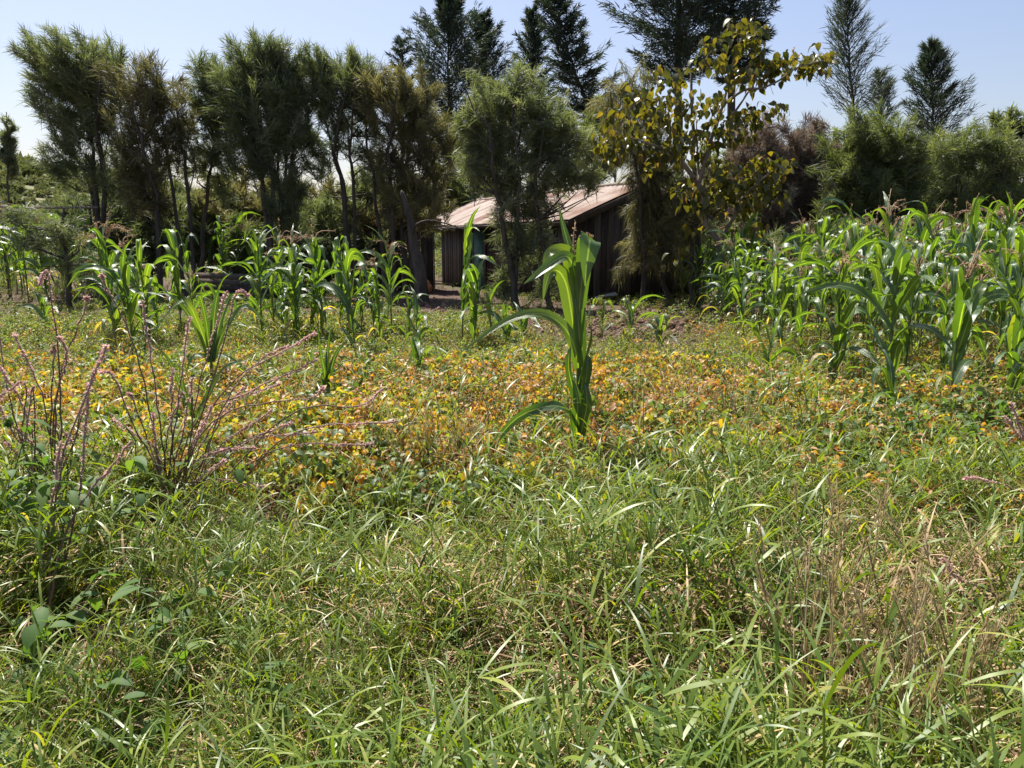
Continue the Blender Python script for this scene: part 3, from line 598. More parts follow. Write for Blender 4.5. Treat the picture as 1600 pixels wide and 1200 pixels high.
# far side walls (plain boards that close the shell), inner dark lining is the real back of the planks
w = MB()
for a in (box((HL - 1.9) / 2, -HW + .02, EZ / 2, HL - 1.9, .03, EZ), box(HL - 1.9, -HW / 2, EZ / 2, .03, HW - .06, EZ)): w.add(*a)
obj('rear_wall', w.build('rear_wall', M['wood']), house)
b = MB()
for a in (box(.045, -.045, EZ / 2, .09, .09, EZ - .06), box(.045, -HW + .045, EZ / 2, .09, .09, EZ - .06), box(HL / 2 - .9, -.06, EZ - .09, HL - 2.0, .06, .1)): b.add(*a)
obj('wall_frame', b.build('wall_frame', M['wood']), house)
door = obj('door', mesh('door', *box(0, 0, .96, .9, .045, 1.9), M['green_paint']), house, (6.05, .03, .05))
obj('door_handle', mesh('door_handle', *tube([(-.34, .03, .95), (-.34, .07, .97), (-.34, .07, 1.07), (-.34, .03, 1.09)], .012, 6), M['metal']), door)
b = MB()
for a in (box(5.57, .035, 1.0, .07, .06, 2.0), box(6.53, .035, 1.0, .07, .06, 2.0), box(6.05, .035, 2.03, 1.03, .06, .06)): b.add(*a)
obj('door_frame', b.build('door_frame', M['wood']), house)
for px_ in (HL - .15, HL - 1.85):
    V, f = tube([(0, 0, -.05), (.01, 0, 1), (-.01, .01, EZ - .12)], .06, 7); obj('porch_post', mesh('porch_post', V, f, M['wood'], smooth=True), house, (px_, -.05, 0))
V, f = tube([(0, 0, -.05), (.01, 0, 1), (-.01, .01, EZ - .12)], .06, 7); obj('porch_post', mesh('porch_post', V, f, M['wood'], smooth=True), house, (HL - .15, -HW + .1, 0))
# roof sheets, corrugated
def sheet(w, L, rise, lift=0.0, nseg=26):
    u = np.linspace(-w / 2, w / 2, nseg); z = .018 * np.sin(u / .076 * 2 * math.pi)
    V = []; 
    for t in (0, .34, .67, 1): V += [[a, -L * t, rise * t + b + lift + .02 * math.sin(t * 3)] for a, b in zip(u, z)]
    q = [[r * nseg + i, r * nseg + i + 1, (r + 1) * nseg + i + 1, (r + 1) * nseg + i] for r in range(3) for i in range(nseg - 1)]
    return mesh('roof_sheet', np.array(V), [q], M['roof'], smooth=True)
OV = .38; sw_ = .82; half = HW / 2 + OV; rise = (RZ - EZ) * half / (HW / 2)
sA, sB = sheet(sw_, half, rise), sheet(sw_, half, rise, .006)
k = 0; x = -.35 + sw_ / 2
while x < HL + .35:
    for side in (0, 1):
        o = obj('roof_sheet', sA if k % 2 else sB, house, (x, OV, EZ + .06 - (RZ - EZ) * OV / (HW / 2) + rng.uniform(-.015, .015)))
        if side: o.location = (x, -HW - OV, o.location.z); o.rotation_euler = (0, rng.normal(0, .008), math.pi)
        else: o.rotation_euler = (0, rng.normal(0, .012), rng.normal(0, .006))
    x += sw_ * .93; k += 1
V, f = tube([(-.4, -HW / 2, RZ + .10), (HL / 2, -HW / 2, RZ + .07), (HL + .4, -HW / 2, RZ + .09)], .06, 8); obj('ridge_cap', mesh('ridge_cap', V, f, M['roof'], smooth=True), house)
for sgn in (1, -1):                                # barge boards on the near gable
    L_ = math.hypot(half, rise); V, f = box(0, 0, 0, .03, L_, .17)
    o = obj('barge_board', mesh('barge_board', V, f, M['wood']), house, (-.33, -HW / 2 + sgn * half / 2, EZ + .06 - (RZ - EZ) * OV / (HW / 2) + rise / 2 - .12)); o.rotation_euler = (-sgn * math.atan2(rise, half), 0, 0)
V, f = box(HL / 2, 0, 0, HL + .6, .03, .1); obj('fascia_board', mesh('fascia_board', V, f, M['wood']), house, (0, OV - .03, EZ - .18))
for x in np.arange(.6, HL, 1.5):
    V, f = box(0, 0, 0, .06, half, .08); o = obj('rafter', mesh('rafter', V, f, M['wood']), house, (x, -HW / 2 + half / 2, EZ + .06 - (RZ - EZ) * OV / (HW / 2) + rise / 2 - .09)); o.rotation_euler = (-math.atan2(rise, half), 0, 0)

# shed on the left
c = P(618, 440, 24); shed = thing('wooden_shed', 'small dark plank shed with a red rusty roof edge left of the house', 'shed', (c[0] - .8, 24, 0), R(6))
pk = plank(.19, 1.85, .03)
for x in np.arange(.1, 2.0, .2): obj('plank', pk, shed, (x, rng.uniform(-.01, .01), .02))
for y in np.arange(.1, 2.0, .2):
    o = obj('plank', pk, shed, (2.02, y, .02)); o.rotation_euler = (0, 0, R(90))
    o = obj('plank', pk, shed, (0, y, .02)); o.rotation_euler = (0, 0, R(90))
for i in range(3):
    u = np.linspace(-.42, .42, 24); z = .018 * np.sin(u / .076 * 6.283)
    V = [[a, t * 2.6 - .35, 2.02 + .16 * a / .42 * .3 + b - .12 * t] for t in (0, .5, 1) for a, b in zip(u, z)]
    q = [[r * 24 + j, r * 24 + j + 1, r * 24 + 25 + j, r * 24 + 24 + j] for r in range(2) for j in range(23)]
    obj('roof_sheet', mesh('roof_sheet', np.array(V), [q], M['redroof'], smooth=True), shed, (.25 + .8 * i, 0, .1 * i))

# dark slanting dead trunk beside the shed, low dark timber, rail, small things
ln = smoothline([P(660, 462, 19.5) * [1, 1, 0] + [0, 0, -.05], P(655, 420, 19.5), P(646, 380, 19.6), P(640, 340, 19.6), P(628, 300, 19.7)], 12)
ds = thing('leaning_dark_trunk', 'thick dark bare trunk leaning left in front of the small shed', 'tree trunk', ln[0]); v, f = tube(ln - ln[0], np.linspace(.2, .05, 12), 8); obj('trunk', mesh('trunk', v, f, M['bark'], smooth=True), ds)
ln2 = smoothline([P(644, 370, 19.6), P(652, 350, 19.3), P(680, 345, 19), P(735, 362, 18.8)], 10); v, f = tube(ln2 - ln[0], np.linspace(.04, .012, 10), 6); obj('branch', mesh('branch', v, f, M['bark'], smooth=True), ds)
p0, p1 = G(306, 462), G(420, 468)
tm = thing('timber_wall', 'low dark plank wall behind the maize on the left', 'low wall', (p0[0], p0[1], 0), math.atan2(p1[1] - p0[1], p1[0] - p0[0]))
Lw = float(np.hypot(*(p1 - p0)[:2]))
for k in range(4):
    V, f = box(Lw / 2, rng.uniform(-.01, .01), .09 + .17 * k, Lw, .05, .16); obj('plank', mesh('plank', V, f, M['wood']), tm)
for x in (.1, Lw * .5, Lw - .1):
    V, f = tube([(x, .06, -.05), (x, .06, .78)], .045, 6); obj('post', mesh('post', V, f, M['wood']), tm)
a, b_ = P(-20, 322, 22), P(152, 324, 22)
rl = thing('pole_rail', 'thin horizontal pole rail across the far left maize', 'rail', (a[0], a[1], 0)); oo = np.array(rl.location)
v, f = tube(smoothline([a - oo, (a + b_) / 2 - oo + [0, 0, -.03], b_ - oo], 10), .03, 6); obj('pole', mesh('pole', v, f, M['pale_bark'], smooth=True), rl)
for t in (.1, .92):
    q = a + (b_ - a) * t - oo; v, f = tube([q * [1, 1, 0] + [0, 0.05, -.05], q + [0, .05, .06]], .04, 6); obj('post', mesh('post', v, f, M['bark']), rl)
def rock(r, seed, sq=.7):
    g = np.random.default_rng(seed); n1, n2 = 7, 10; V = []
    for i in range(n1):
        th = math.pi * i / (n1 - 1)
        for j in range(n2):
            ph = 2 * math.pi * j / n2; k = 1 + .22 * math.sin(3 * ph + seed) * math.sin(th) + (g.normal(0, .08) if 0 < i < n1 - 1 else 0)
            V.append([r * k * math.sin(th) * math.cos(ph), r * k * math.sin(th) * math.sin(ph), r * sq * math.cos(th) * (1 if i in (0, n1 - 1) else k)])
    q = [[i * n2 + j, i * n2 + (j + 1) % n2, (i + 1) * n2 + (j + 1) % n2, (i + 1) * n2 + j] for i in range(n1 - 1) for j in range(n2)]
    return np.array(V), [np.array(q)[:, ::-1]]
p = G(1066, 500); V, f = rock(.15, 3); o = obj('stone', mesh('stone', V, f, M['stone'], smooth=True), loc=(p[0], p[1], .08)); tag(o, 'dark rounded stone on the bare soil by the maize edge', 'stone')
p = G(668, 458); V, f = rock(.16, 9, .8); o = obj('clay_pot', mesh('clay_pot', *tube([(0, 0, 0), (0, 0, .06), (0, 0, .16), (0, 0, .24), (0, 0, .28), (0, 0, .30)], [.09, .14, .17, .13, .09, .11], 14), M['orange'], smooth=True), loc=(p[0], p[1], 0.02)); tag(o, 'orange clay pot on the soil near the leaning dark trunk', 'pot')
p = G(945, 468); V, f = box(0, 0, 0, .62, .34, .012); V[:, 2] += .08 * np.sin(V[:, 0] * 5); o = obj('metal_sheet', mesh('metal_sheet', V, f, M['metal']), loc=(p[0], p[1], .14)); o.rotation_euler = (R(14), R(8), R(12)); tag(o, 'pale flat metal sheet lying by the house gable wall', 'metal sheet')

# ------------------------------------------------------------------ maize
def maize_leaf(L, W, th0, th1, tf=.5, sharp=2.0, seg=12, na=2, vee=.35, wave=.25, tint=.4, ph=0.0, curl=0.0, twist=0.0):
    """leaf blade from the origin toward +X; th measured from vertical"""
    c = np.zeros(3); V = []; AC = []; TT = []
    for k in range(seg + 1):
        t = k / seg; s = 1 / (1 + math.exp(-(t - tf) * sharp * 6)); s0 = 1 / (1 + math.exp(tf * sharp * 6)); s1 = 1 / (1 + math.exp(-(1 - tf) * sharp * 6))
        th = th0 + (th1 - th0) * (s - s0) / (s1 - s0)
        d = np.array([math.sin(th), curl * t, math.cos(th)]); d /= np.linalg.norm(d)
        nr = np.array([-math.cos(th), 0, math.sin(th)])
        tw = twist * t; sd_ = np.array([0, 1, 0.0]) * math.cos(tw) + nr * math.sin(tw); nr2 = nr * math.cos(tw) - np.array([0, 1, 0.0]) * math.sin(tw)
        w = W * (min(1, .5 + 2.2 * t)) * max(0.02, (1 - t ** 2.3)) * .5
        for j in range(-na, na + 1):
            u = j / na
            V.append(c + sd_ * w * u + nr2 * (vee * w * abs(u) * (1 - .6 * t) + wave * w * abs(u) * math.sin(t * 17 + ph + (1.3 if u > 0 else 0))))
            AC.append(u); TT.append(tint + .06 * math.sin(3 * t))
        c = c + d * L / seg
    m = 2 * na + 1
    q = np.array([[k * m + j, k * m + j + 1, (k + 1) * m + j + 1, (k + 1) * m + j] for k in range(seg) for j in range(m - 1)])
    return np.array(V), [q], np.array(AC), np.array(TT)
LEAF = {}
def leaf_mesh(kind):
    if kind not in LEAF:
        r = np.random.default_rng(hash(kind) % 1000 if not isinstance(kind, tuple) else kind[1] + 50 * kind[0])
        typ, i = kind
        spec = {0: dict(L=r.uniform(.65, .95), W=r.uniform(.09, .125), th0=r.uniform(.25, .5), th1=r.uniform(2.0, 2.7), tf=r.uniform(.4, .6), sharp=r.uniform(.9, 1.6)),   # arching
                1: dict(L=r.uniform(.55, .8), W=r.uniform(.085, .12), th0=r.uniform(.12, .35), th1=r.uniform(2.6, 3.0), tf=r.uniform(.45, .62), sharp=r.uniform(2.6, 4.5)),  # folded over
                2: dict(L=r.uniform(.55, .75), W=r.uniform(.06, .09), th0=r.uniform(.15, .4), th1=r.uniform(.8, 1.5), tf=r.uniform(.5, .7), sharp=1.2),                      # rising
                3: dict(L=r.uniform(.45, .7), W=r.uniform(.04, .06), th0=r.uniform(.6, 1.0), th1=r.uniform(2.8, 3.1), tf=.3, sharp=1.5)}[typ]                            # old, hanging
        V, f, ac, tt = maize_leaf(**spec, seg=11, na=1, vee=r.uniform(.2, .5), wave=r.uniform(.1, .35), ph=r.uniform(0, 6), curl=r.normal(0, .3), twist=r.normal(0, .8),
                                  tint=r.uniform(.15, .7) if typ < 3 else r.uniform(.8, 1.0))
        LEAF[kind] = mesh('leaf', V, f, M['maize'], tt, ac, smooth=True)
    return LEAF[kind]
def tassel_geo(seed, n=9, L=.34):
    r = np.random.default_rng(seed); m = MB()
    def spk(a, b, c, r0):
        ln = smoothline([a, b, c], 6); v, f = tube(ln, np.linspace(r0, r0 * .5, 6), 3, True); m.add(v, f, r.uniform(0, 1))
        pts = ln[1:][r.integers(0, 5, 26)] + r.normal(0, .012, (26, 3)) * .6; v, f, k = strands(pts, r.normal(0, 1, (26, 3)) + [0, 0, .4], np.full(26, .018), np.full(26, .0045), .3); m.add(v, f, r.uniform(.2, 1))
    spk(np.array([0, 0, 0.]), np.array([.01, 0, L * .6]), np.array([.03 * r.normal(), .03 * r.normal(), L * 1.15]), .006)
    for k in range(n):
        az = r.uniform(0, 6.28); h = np.array([math.cos(az), math.sin(az), 0]); z0 = r.uniform(.02, L * .35)
        spk(np.array([0, 0, z0]), h * L * .22 + [0, 0, z0 + L * .38], h * L * r.uniform(.5, .8) + [0, 0, z0 + L * r.uniform(.1, .45)], .0045)
    return m
TAS = [tassel_geo(i, n=int(rng.integers(5, 9))).build('tassel', M['tassel']) for i in range(5)]
def cob_mesh():
    m = MB(); v, f = tube([(0, 0, 0), (.005, 0, .05), (.008, 0, .14), (.01, 0, .2)], [.012, .026, .024, .008], 7); m.add(v, f, .35); return m.build('cob', M['stalk'], True)
def silk_mesh():
    n = 22; v, f, k = strands(np.tile([.01, 0, .19], (n, 1)) + rng.normal(0, .004, (n, 3)), rng.normal(0, .6, (n, 3)) + [0, 0, .8], rng.uniform(.04, .09, n), np.full(n, .002), .9); return mesh('silk', v, f, M['silk'], np.repeat(rng.uniform(0, 1, n), k))
COB, SILK = cob_mesh(), silk_mesh()
STALK = []
for i in range(4):
    ln = smoothline([(0, 0, -.05), (rng.normal(0, .02), rng.normal(0, .02), .5), (rng.normal(0, .03), rng.normal(0, .03), 1.0)], 9)
    v, f = tube(ln, .015 * np.linspace(1, .45, 9), 6); STALK.append((mesh('stalk', v, f, M['stalk'], np.linspace(.9, .2, len(v)), smooth=True), ln))

def maize_plan(r, H, tassel=True, cob=False, n=None, small=False):
    """list of (part name, mesh, local matrix) for one plant"""
    out = []; si = int(r.integers(4)); st, ln = STALK[si]
    out.append(('stalk', st, Matrix.Diagonal((1.0 if not small else .7, 1.0 if not small else .7, H, 1))))
    n = n or int(r.integers(11, 15)); az0 = r.uniform(0, 6.28)
    for k in range(n):
        h = H * (.14 + .82 * (k / (n - 1)) ** .95); z = h / H
        q = [np.interp(z, ln[:, 2], ln[:, i]) for i in (0, 1)]
        typ = 3 if (k < 3 and r.random() < .6) else (int(r.choice([0, 0, 1])) if k < n - 3 else int(r.choice([1, 2, 0, 1])))
        if small and typ == 3: typ = 0
        sc_ = (1.12 if not small else .85) * (1 - .35 * abs(k / (n - 1) - .55) * 1.2) * r.uniform(.85, 1.12)
        out.append(('leaf', leaf_mesh((typ, int(r.integers(0, 6)))), Matrix.Translation((q[0], q[1], h)) @ Matrix.Rotation(az0 + (k % 2) * math.pi + r.normal(0, .45), 4, 'Z') @ Matrix.Rotation(r.normal(0, .12), 4, 'X') @ Matrix.Scale(sc_, 4)))
    if tassel: out.append(('tassel', TAS[int(r.integers(5))], Matrix.Translation((ln[-1, 0], ln[-1, 1], H * .98)) @ Matrix.Rotation(r.uniform(0, 6), 4, 'Z') @ Matrix.Rotation(r.normal(0, .15), 4, 'X') @ Matrix.Scale(r.uniform(1.05, 1.4), 4)))
    if cob:
        out.append(('cob', COB, Matrix.Translation((0.01, 0, H * .5)) @ Matrix.Rotation(az0, 4, 'Z') @ Matrix.Rotation(.35, 4, 'Y')))
    return out
def maize_parts(label, x, y, plan, rz, group, cat='maize plant', s=1.0, tilt=0):
    t = thing('maize_plant', label, cat, (x, y, 0), 0, group); t.rotation_euler = (tilt * math.cos(rz), tilt * math.sin(rz), rz); t.scale = (s, s, s)
    for nm, me, m in plan:
        o = obj(nm, me, t); o.matrix_local = m
        if nm == 'cob': obj('silk', SILK, o)
    return t
def maize_joined(plan):
    m = {}
    V = MB()
    verts, faces, tint, ac, mi = [], {4: [], 3: []}, [], [], {4: [], 3: []}
    mats = [M['stalk'], M['maize'], M['tassel']]; base = 0
    for nm, me, mat in plan:
        if nm == 'cob': continue
        co = np.empty(len(me.vertices) * 3, np.float32); me.vertices.foreach_get('co', co); co = co.reshape(-1, 3)
        Mx = np.array(mat); co = co @ Mx[:3, :3].T + Mx[:3, 3]
        for p in me.polygons:
            faces[len(p.vertices)].append([base + i for i in p.vertices]); mi[len(p.vertices)].append({'stalk': 0, 'leaf': 1, 'tassel': 2}[nm])
        a = np.zeros(len(co), np.float32); me.attributes['tint'].data.foreach_get('value', a); tint.append(a)
        b = np.zeros(len(co), np.float32)
        if 'across' in me.attributes: me.attributes['across'].data.foreach_get('value', b)
        ac.append(b); verts.append(co); base += len(co)
    me = mesh('maize_plant', np.concatenate(verts), [np.array(faces[k]) for k in (3, 4) if faces[k]], None, np.concatenate(tint), np.concatenate(ac), True)
    for q in mats: me.materials.append(q)
    me.polygons.foreach_set('material_index', np.array(mi[3] + mi[4], np.int32)); me.update()
    return me

mr = np.random.default_rng(21)
protos = [maize_plan(mr, H, t, c) for H, t, c in [(1.55, True, True), (1.7, True, False), (1.75, False, True), (1.45, False, False), (1.6, True, False), (1.4, False, True), (1.65, False, False), (1.5, False, False), (1.6, False, True), (1.7, True, True), (1.45, False, False), (1.55, False, False)]]
joined = [maize_joined(p) for p in protos]
GR = 'maize plants of the dense stand on the right'; GL = 'maize plants scattered in front of the trees'; GFAR = 'maize plants of the far left field'
# right stand: rows run away from the viewer
def zone(x, y):
    c = 800 + x / y * F
    return 'beside the bare soil' if c < 1190 else 'below the brown bush' if c < 1310 else 'below the rounded green bush' if c < 1450 else 'below the wide olive bush' if c < 1600 else 'at the right edge'
def edge(x, y): return 'left edge' if x < 4.1 and y > 9 else 'very front' if y < 8.0 else 'front part'
k = 0
for x in np.arange(3.0, 15, .62):
    for y in np.arange(6.7, 18.5, .55):
        xx, yy = x + mr.normal(0, .1), y + mr.normal(0, .13)
        if xx > yy * .70 + 1.0: continue
        if yy < 8.6 - (xx - 2.9) * .9: continue
        if yy < 7.6 and mr.random() < .3: continue
        if xx < 3.25 + .07 * (yy - 7): continue
        if mr.random() < .12: continue
        i = int(mr.integers(len(protos))); s = (.76 + .27 * min(1, max(0, (xx - 3.5) / 2.5))) * mr.uniform(.80, 1.16) * (1.0 if yy > 9 else .95)
        has_t = any(q[0] == 'tassel' for q in protos[i])
        if yy < 9.3 or xx < 4.1:
            maize_parts(('tasselled' if has_t else 'tassel-less') + ' maize plant at the ' + edge(xx, yy) + ' of the right stand, ' + zone(xx, yy), xx, yy, protos[i], mr.uniform(0, 6.28), GR, s=s, tilt=mr.normal(0, .08))
        else:
            o = obj('maize_plant', joined[i], loc=(xx, yy, 0)); o.rotation_euler = (mr.normal(0, .05), mr.normal(0, .05), mr.uniform(0, 6.28)); o.scale = (s, s, s)
            tag(o, ('tasselled' if has_t else 'tassel-less') + ' maize plant in the ' + ('middle' if yy < 13.5 else 'back') + ' of the right stand, ' + zone(xx, yy), 'maize plant', GR)
        k += 1
# singled out plants: (foot px x, distance, top px y, tassel, small, label)
for px_, Y, top, ta, sm, lab in [
    (1195, 7.6, 470, False, True, 'short young maize plant standing alone in front of the right stand corner'),
    (1385, 7.0, 345, False, False, 'tallest broad maize plant in front of the right stand, no tassel'),
    (1385, 6.6, 560, False, True, 'young spiky maize plant at the foot of the tallest front maize'),
    (1482, 7.2, 400, True, False, 'maize plant with arching lit leaves right of the tallest front maize'),
    (1300, 8.2, 385, True, False, 'maize plant with a wide rusty tassel left of the tallest front maize'),
    (1575, 7.3, 370, True, False, 'maize plant with yellowing low leaves close to the right edge'),
    (185, 12.2, 340, True, False, 'tall maize plant with broad folded leaves and pale tassel on the left'),
    (232, 12.6, 385, False, False, 'maize plant with drooping glossy leaves right of the tall folded leaf one'),
    (208, 11.6, 410, False, False, 'low leafy maize plant in the left clump'),
    (285, 14.5, 370, False, False, 'maize plant with arching leaves left of the dark plank wall'),
    (305, 15.5, 372, False, False, 'maize plant with folded top leaf at the end of the dark plank wall'),
    (352, 13.5, 425, False, True, 'small maize plant with two lit leaves in front of the dark plank wall'),
    (412, 15.0, 370, False, False, 'maize plant with a white shining leaf tip right of the dark plank wall'),
    (440, 15.5, 395, True, False, 'leafy maize plant right of the dark plank wall, next to the shining tip one'),
    (505, 14.0, 358, True, False, 'maize plant with a rusty tassel and big slanting leaf in the middle left'),
    (530, 14.6, 380, False, False, 'leafy maize plant behind the thick pale stalk'),
    (558, 11.5, 400, False, False, 'maize plant with a thick bare pale stalk in the middle left'),
    (612, 14.2, 368, True, False, 'maize plant with many arching thin leaves before the small shed'),
    (640, 13.4, 430, False, True, 'low maize plant with a bright yellow green leaf before the leaning dark trunk'),
    (652, 10.5, 440, False, True, 'maize plant with a grey broken stem and pale hanging leaf before the soil patch'),
    (722, 13.6, 343, False, False, 'tall narrow maize plant before the low end of the house'),
    (742, 13.0, 410, False, False, 'maize plant with folded leaves before the green door'),
    (765, 13.3, 435, False, True, 'lower maize plant right of the two maize plants before the house'),
    (792, 12.8, 470, False, True, 'small maize plant left of the big centre maize, near the feathery tree foot'),
    (820, 11.5, 480, False, True, 'tiny maize plant left of the big centre maize on the soil'),
    (940, 12.4, 465, False, True, 'small maize plant right of the big centre maize, near the metal sheet'),
    (985, 11.8, 455, False, True, 'young maize plant with long thin arching leaves on the bare soil'),
    (1032, 11.0, 490, False, True, 'withered small maize plant on the bare soil'),
    (75, 15.5, 440, False, True, 'small maize plant in the weeds at the left below the pole rail'),
    (655, 9.5, 520, False, True, 'thin young maize plant rising from the yellow beans left of centre')]:
    if px_ < 800: Y *= .86
    if px_ > 1200: Y *= .93
    x = float(X(px_, Y, 0)); H = float(P(px_, top, Y)[2]); H = max(.55, H * (.95 if not ta else .88))
    n = int(mr.integers(6, 8)) if sm else int(mr.integers(10, 13))
    pl = maize_plan(mr, H * (.68 if sm else .93), ta, not sm and mr.random() < .5, n, sm)
    maize_parts(lab, x, Y, pl, mr.uniform(0, 6.28), GL if px_ < 1090 else GR, tilt=mr.normal(0, .04))
# further plants that fill the left half between the singled out ones
for i in range(26):
    px_ = mr.uniform(165, 650)
    if 300 < px_ < 395: px_ += 100
    Y = mr.uniform(11, 14.5); j = int(mr.integers(len(protos)))
    sz = mr.uniform(.55, 1.05)
    maize_parts(('tall ' if sz > .8 else 'low ') + ('tasselled' if any(q[0] == 'tassel' for q in protos[j]) else 'leafy') + ' maize plant, ' + ('front' if Y < 12.7 else 'back') + ' of loose left group, ' + ('by the folded leaf one' if px_ < 240 else 'left of the dark plank wall' if px_ < 310 else 'below the biggest dense tree' if px_ < 480 else 'below the open forked tree' if px_ < 570 else 'by the small shed'), float(X(px_, Y, 0)), Y, protos[j], mr.uniform(0, 6.28), GL, s=sz, tilt=mr.normal(0, .08))
# far left field
for i in range(62):
    Y = mr.uniform(19, 28); px_ = mr.uniform(-40, 165) if i < 44 else mr.uniform(325, 400)
    if i >= 44: Y = mr.uniform(22, 26)
    j = int(mr.integers(len(protos))); o = obj('maize_plant', joined[j], loc=(float(X(px_, Y, 0)), Y, 0)); o.rotation_euler = (0, 0, mr.uniform(0, 6.28)); s = mr.uniform(1.0, 1.35); o.scale = (s, s, s)
    has_t = any(q[0] == 'tassel' for q in protos[j])
    tag(o, ('tasselled' if has_t else 'untasselled') + (' maize plant in the far field at the left edge' if i < 44 else ' maize plant in the far plot behind the dark plank wall'), 'maize plant', GFAR)

# hero plant, centre
YH = 5.15
hero = thing('maize_plant', 'large single maize plant standing alone in the middle of the yellow beans', 'maize plant', (float(X(905, YH, 0)), YH, 0)); ho = np.array(hero.location)
def curve_leaf(pts, W, prof=None, seg=18, na=2, tint=.4, face=(0, -1, 0.3), roll=0.0, wave=.2, vee=.25, name='leaf', base=.6, smoothk=True, ph=0):
    """leaf through picture points (px, py, depth offset) of this plant; face: direction its upper side looks at"""
    ctr = np.array([P(a, b, YH + d) for a, b, d in pts]); ln = smoothline(ctr, seg + 1)
    T = unit(np.gradient(ln, axis=0)); V, AC, TT = [], [], []
    up = np.array(face, float)
    for k in range(seg + 1):
        t = k / seg; s = unit(np.cross(T[k], up)); n_ = np.cross(s, T[k])
        a = roll * t if np.isscalar(roll) else np.interp(t, *roll)
        s2 = s * math.cos(a) + n_ * math.sin(a); n2 = n_ * math.cos(a) - s * math.sin(a)
        w = .5 * W * (np.interp(t, *prof) if prof else min(1, base + 1.6 * t) * max(.02, 1 - t ** 2.4))
        for j in range(-na, na + 1):
            u = j / na; V.append(ln[k] + s2 * w * u + n2 * w * (vee * abs(u) + wave * abs(u) * math.sin(t * 13 + ph + u * 1.2)) - ho); AC.append(u); TT.append(tint)
    m = 2 * na + 1; q = [[k * m + j, k * m + j + 1, (k + 1) * m + j + 1, (k + 1) * m + j] for k in range(seg) for j in range(m - 1)]
    return obj(name, mesh(name, np.array(V), [q], M['maize'], TT, AC, True), hero)
ln = smoothline([ho + [0, 0, -.05], P(906, 660, YH), P(904, 560, YH), P(902, 480, YH), P(900, 400, YH)], 16)
v, f = tube(ln - ho, np.linspace(.024, .010, 16), 10); obj('stalk', mesh('stalk', v, f, M['stalk'], np.full(len(v), .35), smooth=True), hero)
curve_leaf([(904, 575, -.03), (897, 540, -.05), (882, 512, -.08), (858, 494, -.12), (830, 490, -.16), (795, 500, -.2), (755, 524, -.24), (716, 554, -.28)], .088, face=(0, -.75, .75), tint=.62, roll=.25, wave=.06, base=.8)
curve_leaf([(903, 668, -.03), (896, 656, -.06), (884, 640, -.1), (866, 634, -.14), (835, 640, -.2), (805, 655, -.25), (780, 682, -.3), (762, 705, -.34), (746, 722, -.36)], .078, face=(0.1, -.55, .85), tint=.22, roll=([0, .45, .6, 1], [0, .2, 1.0, .4]), wave=.2)
curve_leaf([(903, 520, -.01), (906, 470, -.03), (911, 420, -.05), (915, 385, -.06), (920, 373, -.08), (921, 380, -.14), (917, 410, -.17), (914, 447, -.18)], .145, prof=([0, .3, .6, .72, .85, 1], [.5, .8, 1.0, 1.0, .7, .04]), face=(.25, -1, .1), tint=.55, wave=.08, vee=.15)
curve_leaf([(901, 480, .0), (897, 430, .02), (890, 402, .02), (876, 393, .0), (860, 396, -.04), (853, 410, -.06), (850, 425, -.07)], .125, face=(-.2, -.95, .5), tint=.75, wave=.12)
curve_leaf([(902, 450, -.02), (895, 415, -.05), (886, 401, -.08), (872, 404, -.13), (850, 420, -.2), (832, 434, -.25), (818, 444, -.28)], .09, face=(0, -.8, .6), tint=.5, roll=.3, wave=.1)
curve_leaf([(900, 540, -.01), (893, 490, -.03), (885, 445, -.04), (873, 424, -.05), (860, 426, -.07), (853, 445, -.08), (848, 474, -.09)], .115, face=(-.25, -1, .3), tint=.7, wave=.12)
curve_leaf([(898, 430, .03), (893, 400, .06), (885, 372, .1), (878, 345, .13), (872, 318, .16)], .06, face=(.2, -1, .3), tint=.3, wave=.05)
curve_leaf([(904, 600, -.03), (914, 560, -.06), (921, 535, -.1), (923, 515, -.12), (918, 500, -.1)], .055, face=(.9, -.6, .2), tint=.4, wave=.1)
curve_leaf([(904, 640, -.02), (914, 600, -.06), (918, 575, -.08), (919, 560, -.1), (916, 590, -.14)], .075, face=(.5, -.9, .1), tint=.3, wave=.25)
curve_leaf([(904, 640, -.02), (895, 605, -.05), (889, 580, -.07), (889, 555, -.08), (893, 535, -.06)], .06, face=(-.5, -.9, .1), tint=.25, wave=.2)
curve_leaf([(905, 690, -.02), (913, 655, -.05), (917, 630, -.07), (915, 605, -.07), (908, 592, -.05)], .08, face=(.3, -1, .1), tint=.3, wave=.2)
curve_leaf([(903, 690, -.03), (900, 660, -.05), (903, 635, -.07), (900, 610, -.07), (893, 590, -.06)], .085, face=(-.2, -1, .1), tint=.5, wave=.1)
curve_leaf([(903, 560, -.02), (905, 530, -.045), (903, 500, -.05), (899, 470, -.05), (898, 440, -.03)], .055, face=(-.2, -1, .1), tint=.62, wave=.06)
curve_leaf([(903, 470, -.015), (908, 440, -.03), (906, 415, -.04), (898, 402, -.05), (893, 420, -.08)], .05, face=(0, -1, .2), tint=.75, wave=.1)
curve_leaf([(904, 630, .02), (908, 570, .03), (910, 510, .03), (909, 460, .02)], .062, face=(.1, -1, .05), tint=.3, wave=.05, prof=([0, .3, .8, 1], [.7, 1, .8, .3]))
for seed, (a, b) in enumerate([((899, 405), (896, 345)), ((898, 412), (889, 395))]):
    m = tassel_geo(40 + seed, n=1, L=.22 if seed == 0 else .1); me = m.build('tassel', M['tassel']); o = obj('tassel', me, hero); p0 = P(*a, YH + .02); p1 = P(*b, YH + .05)
    o.matrix_local = Matrix.Translation(Vector(p0 - ho)) @ Vector(p1 - p0).to_track_quat('Z', 'Y').to_matrix().to_4x4()
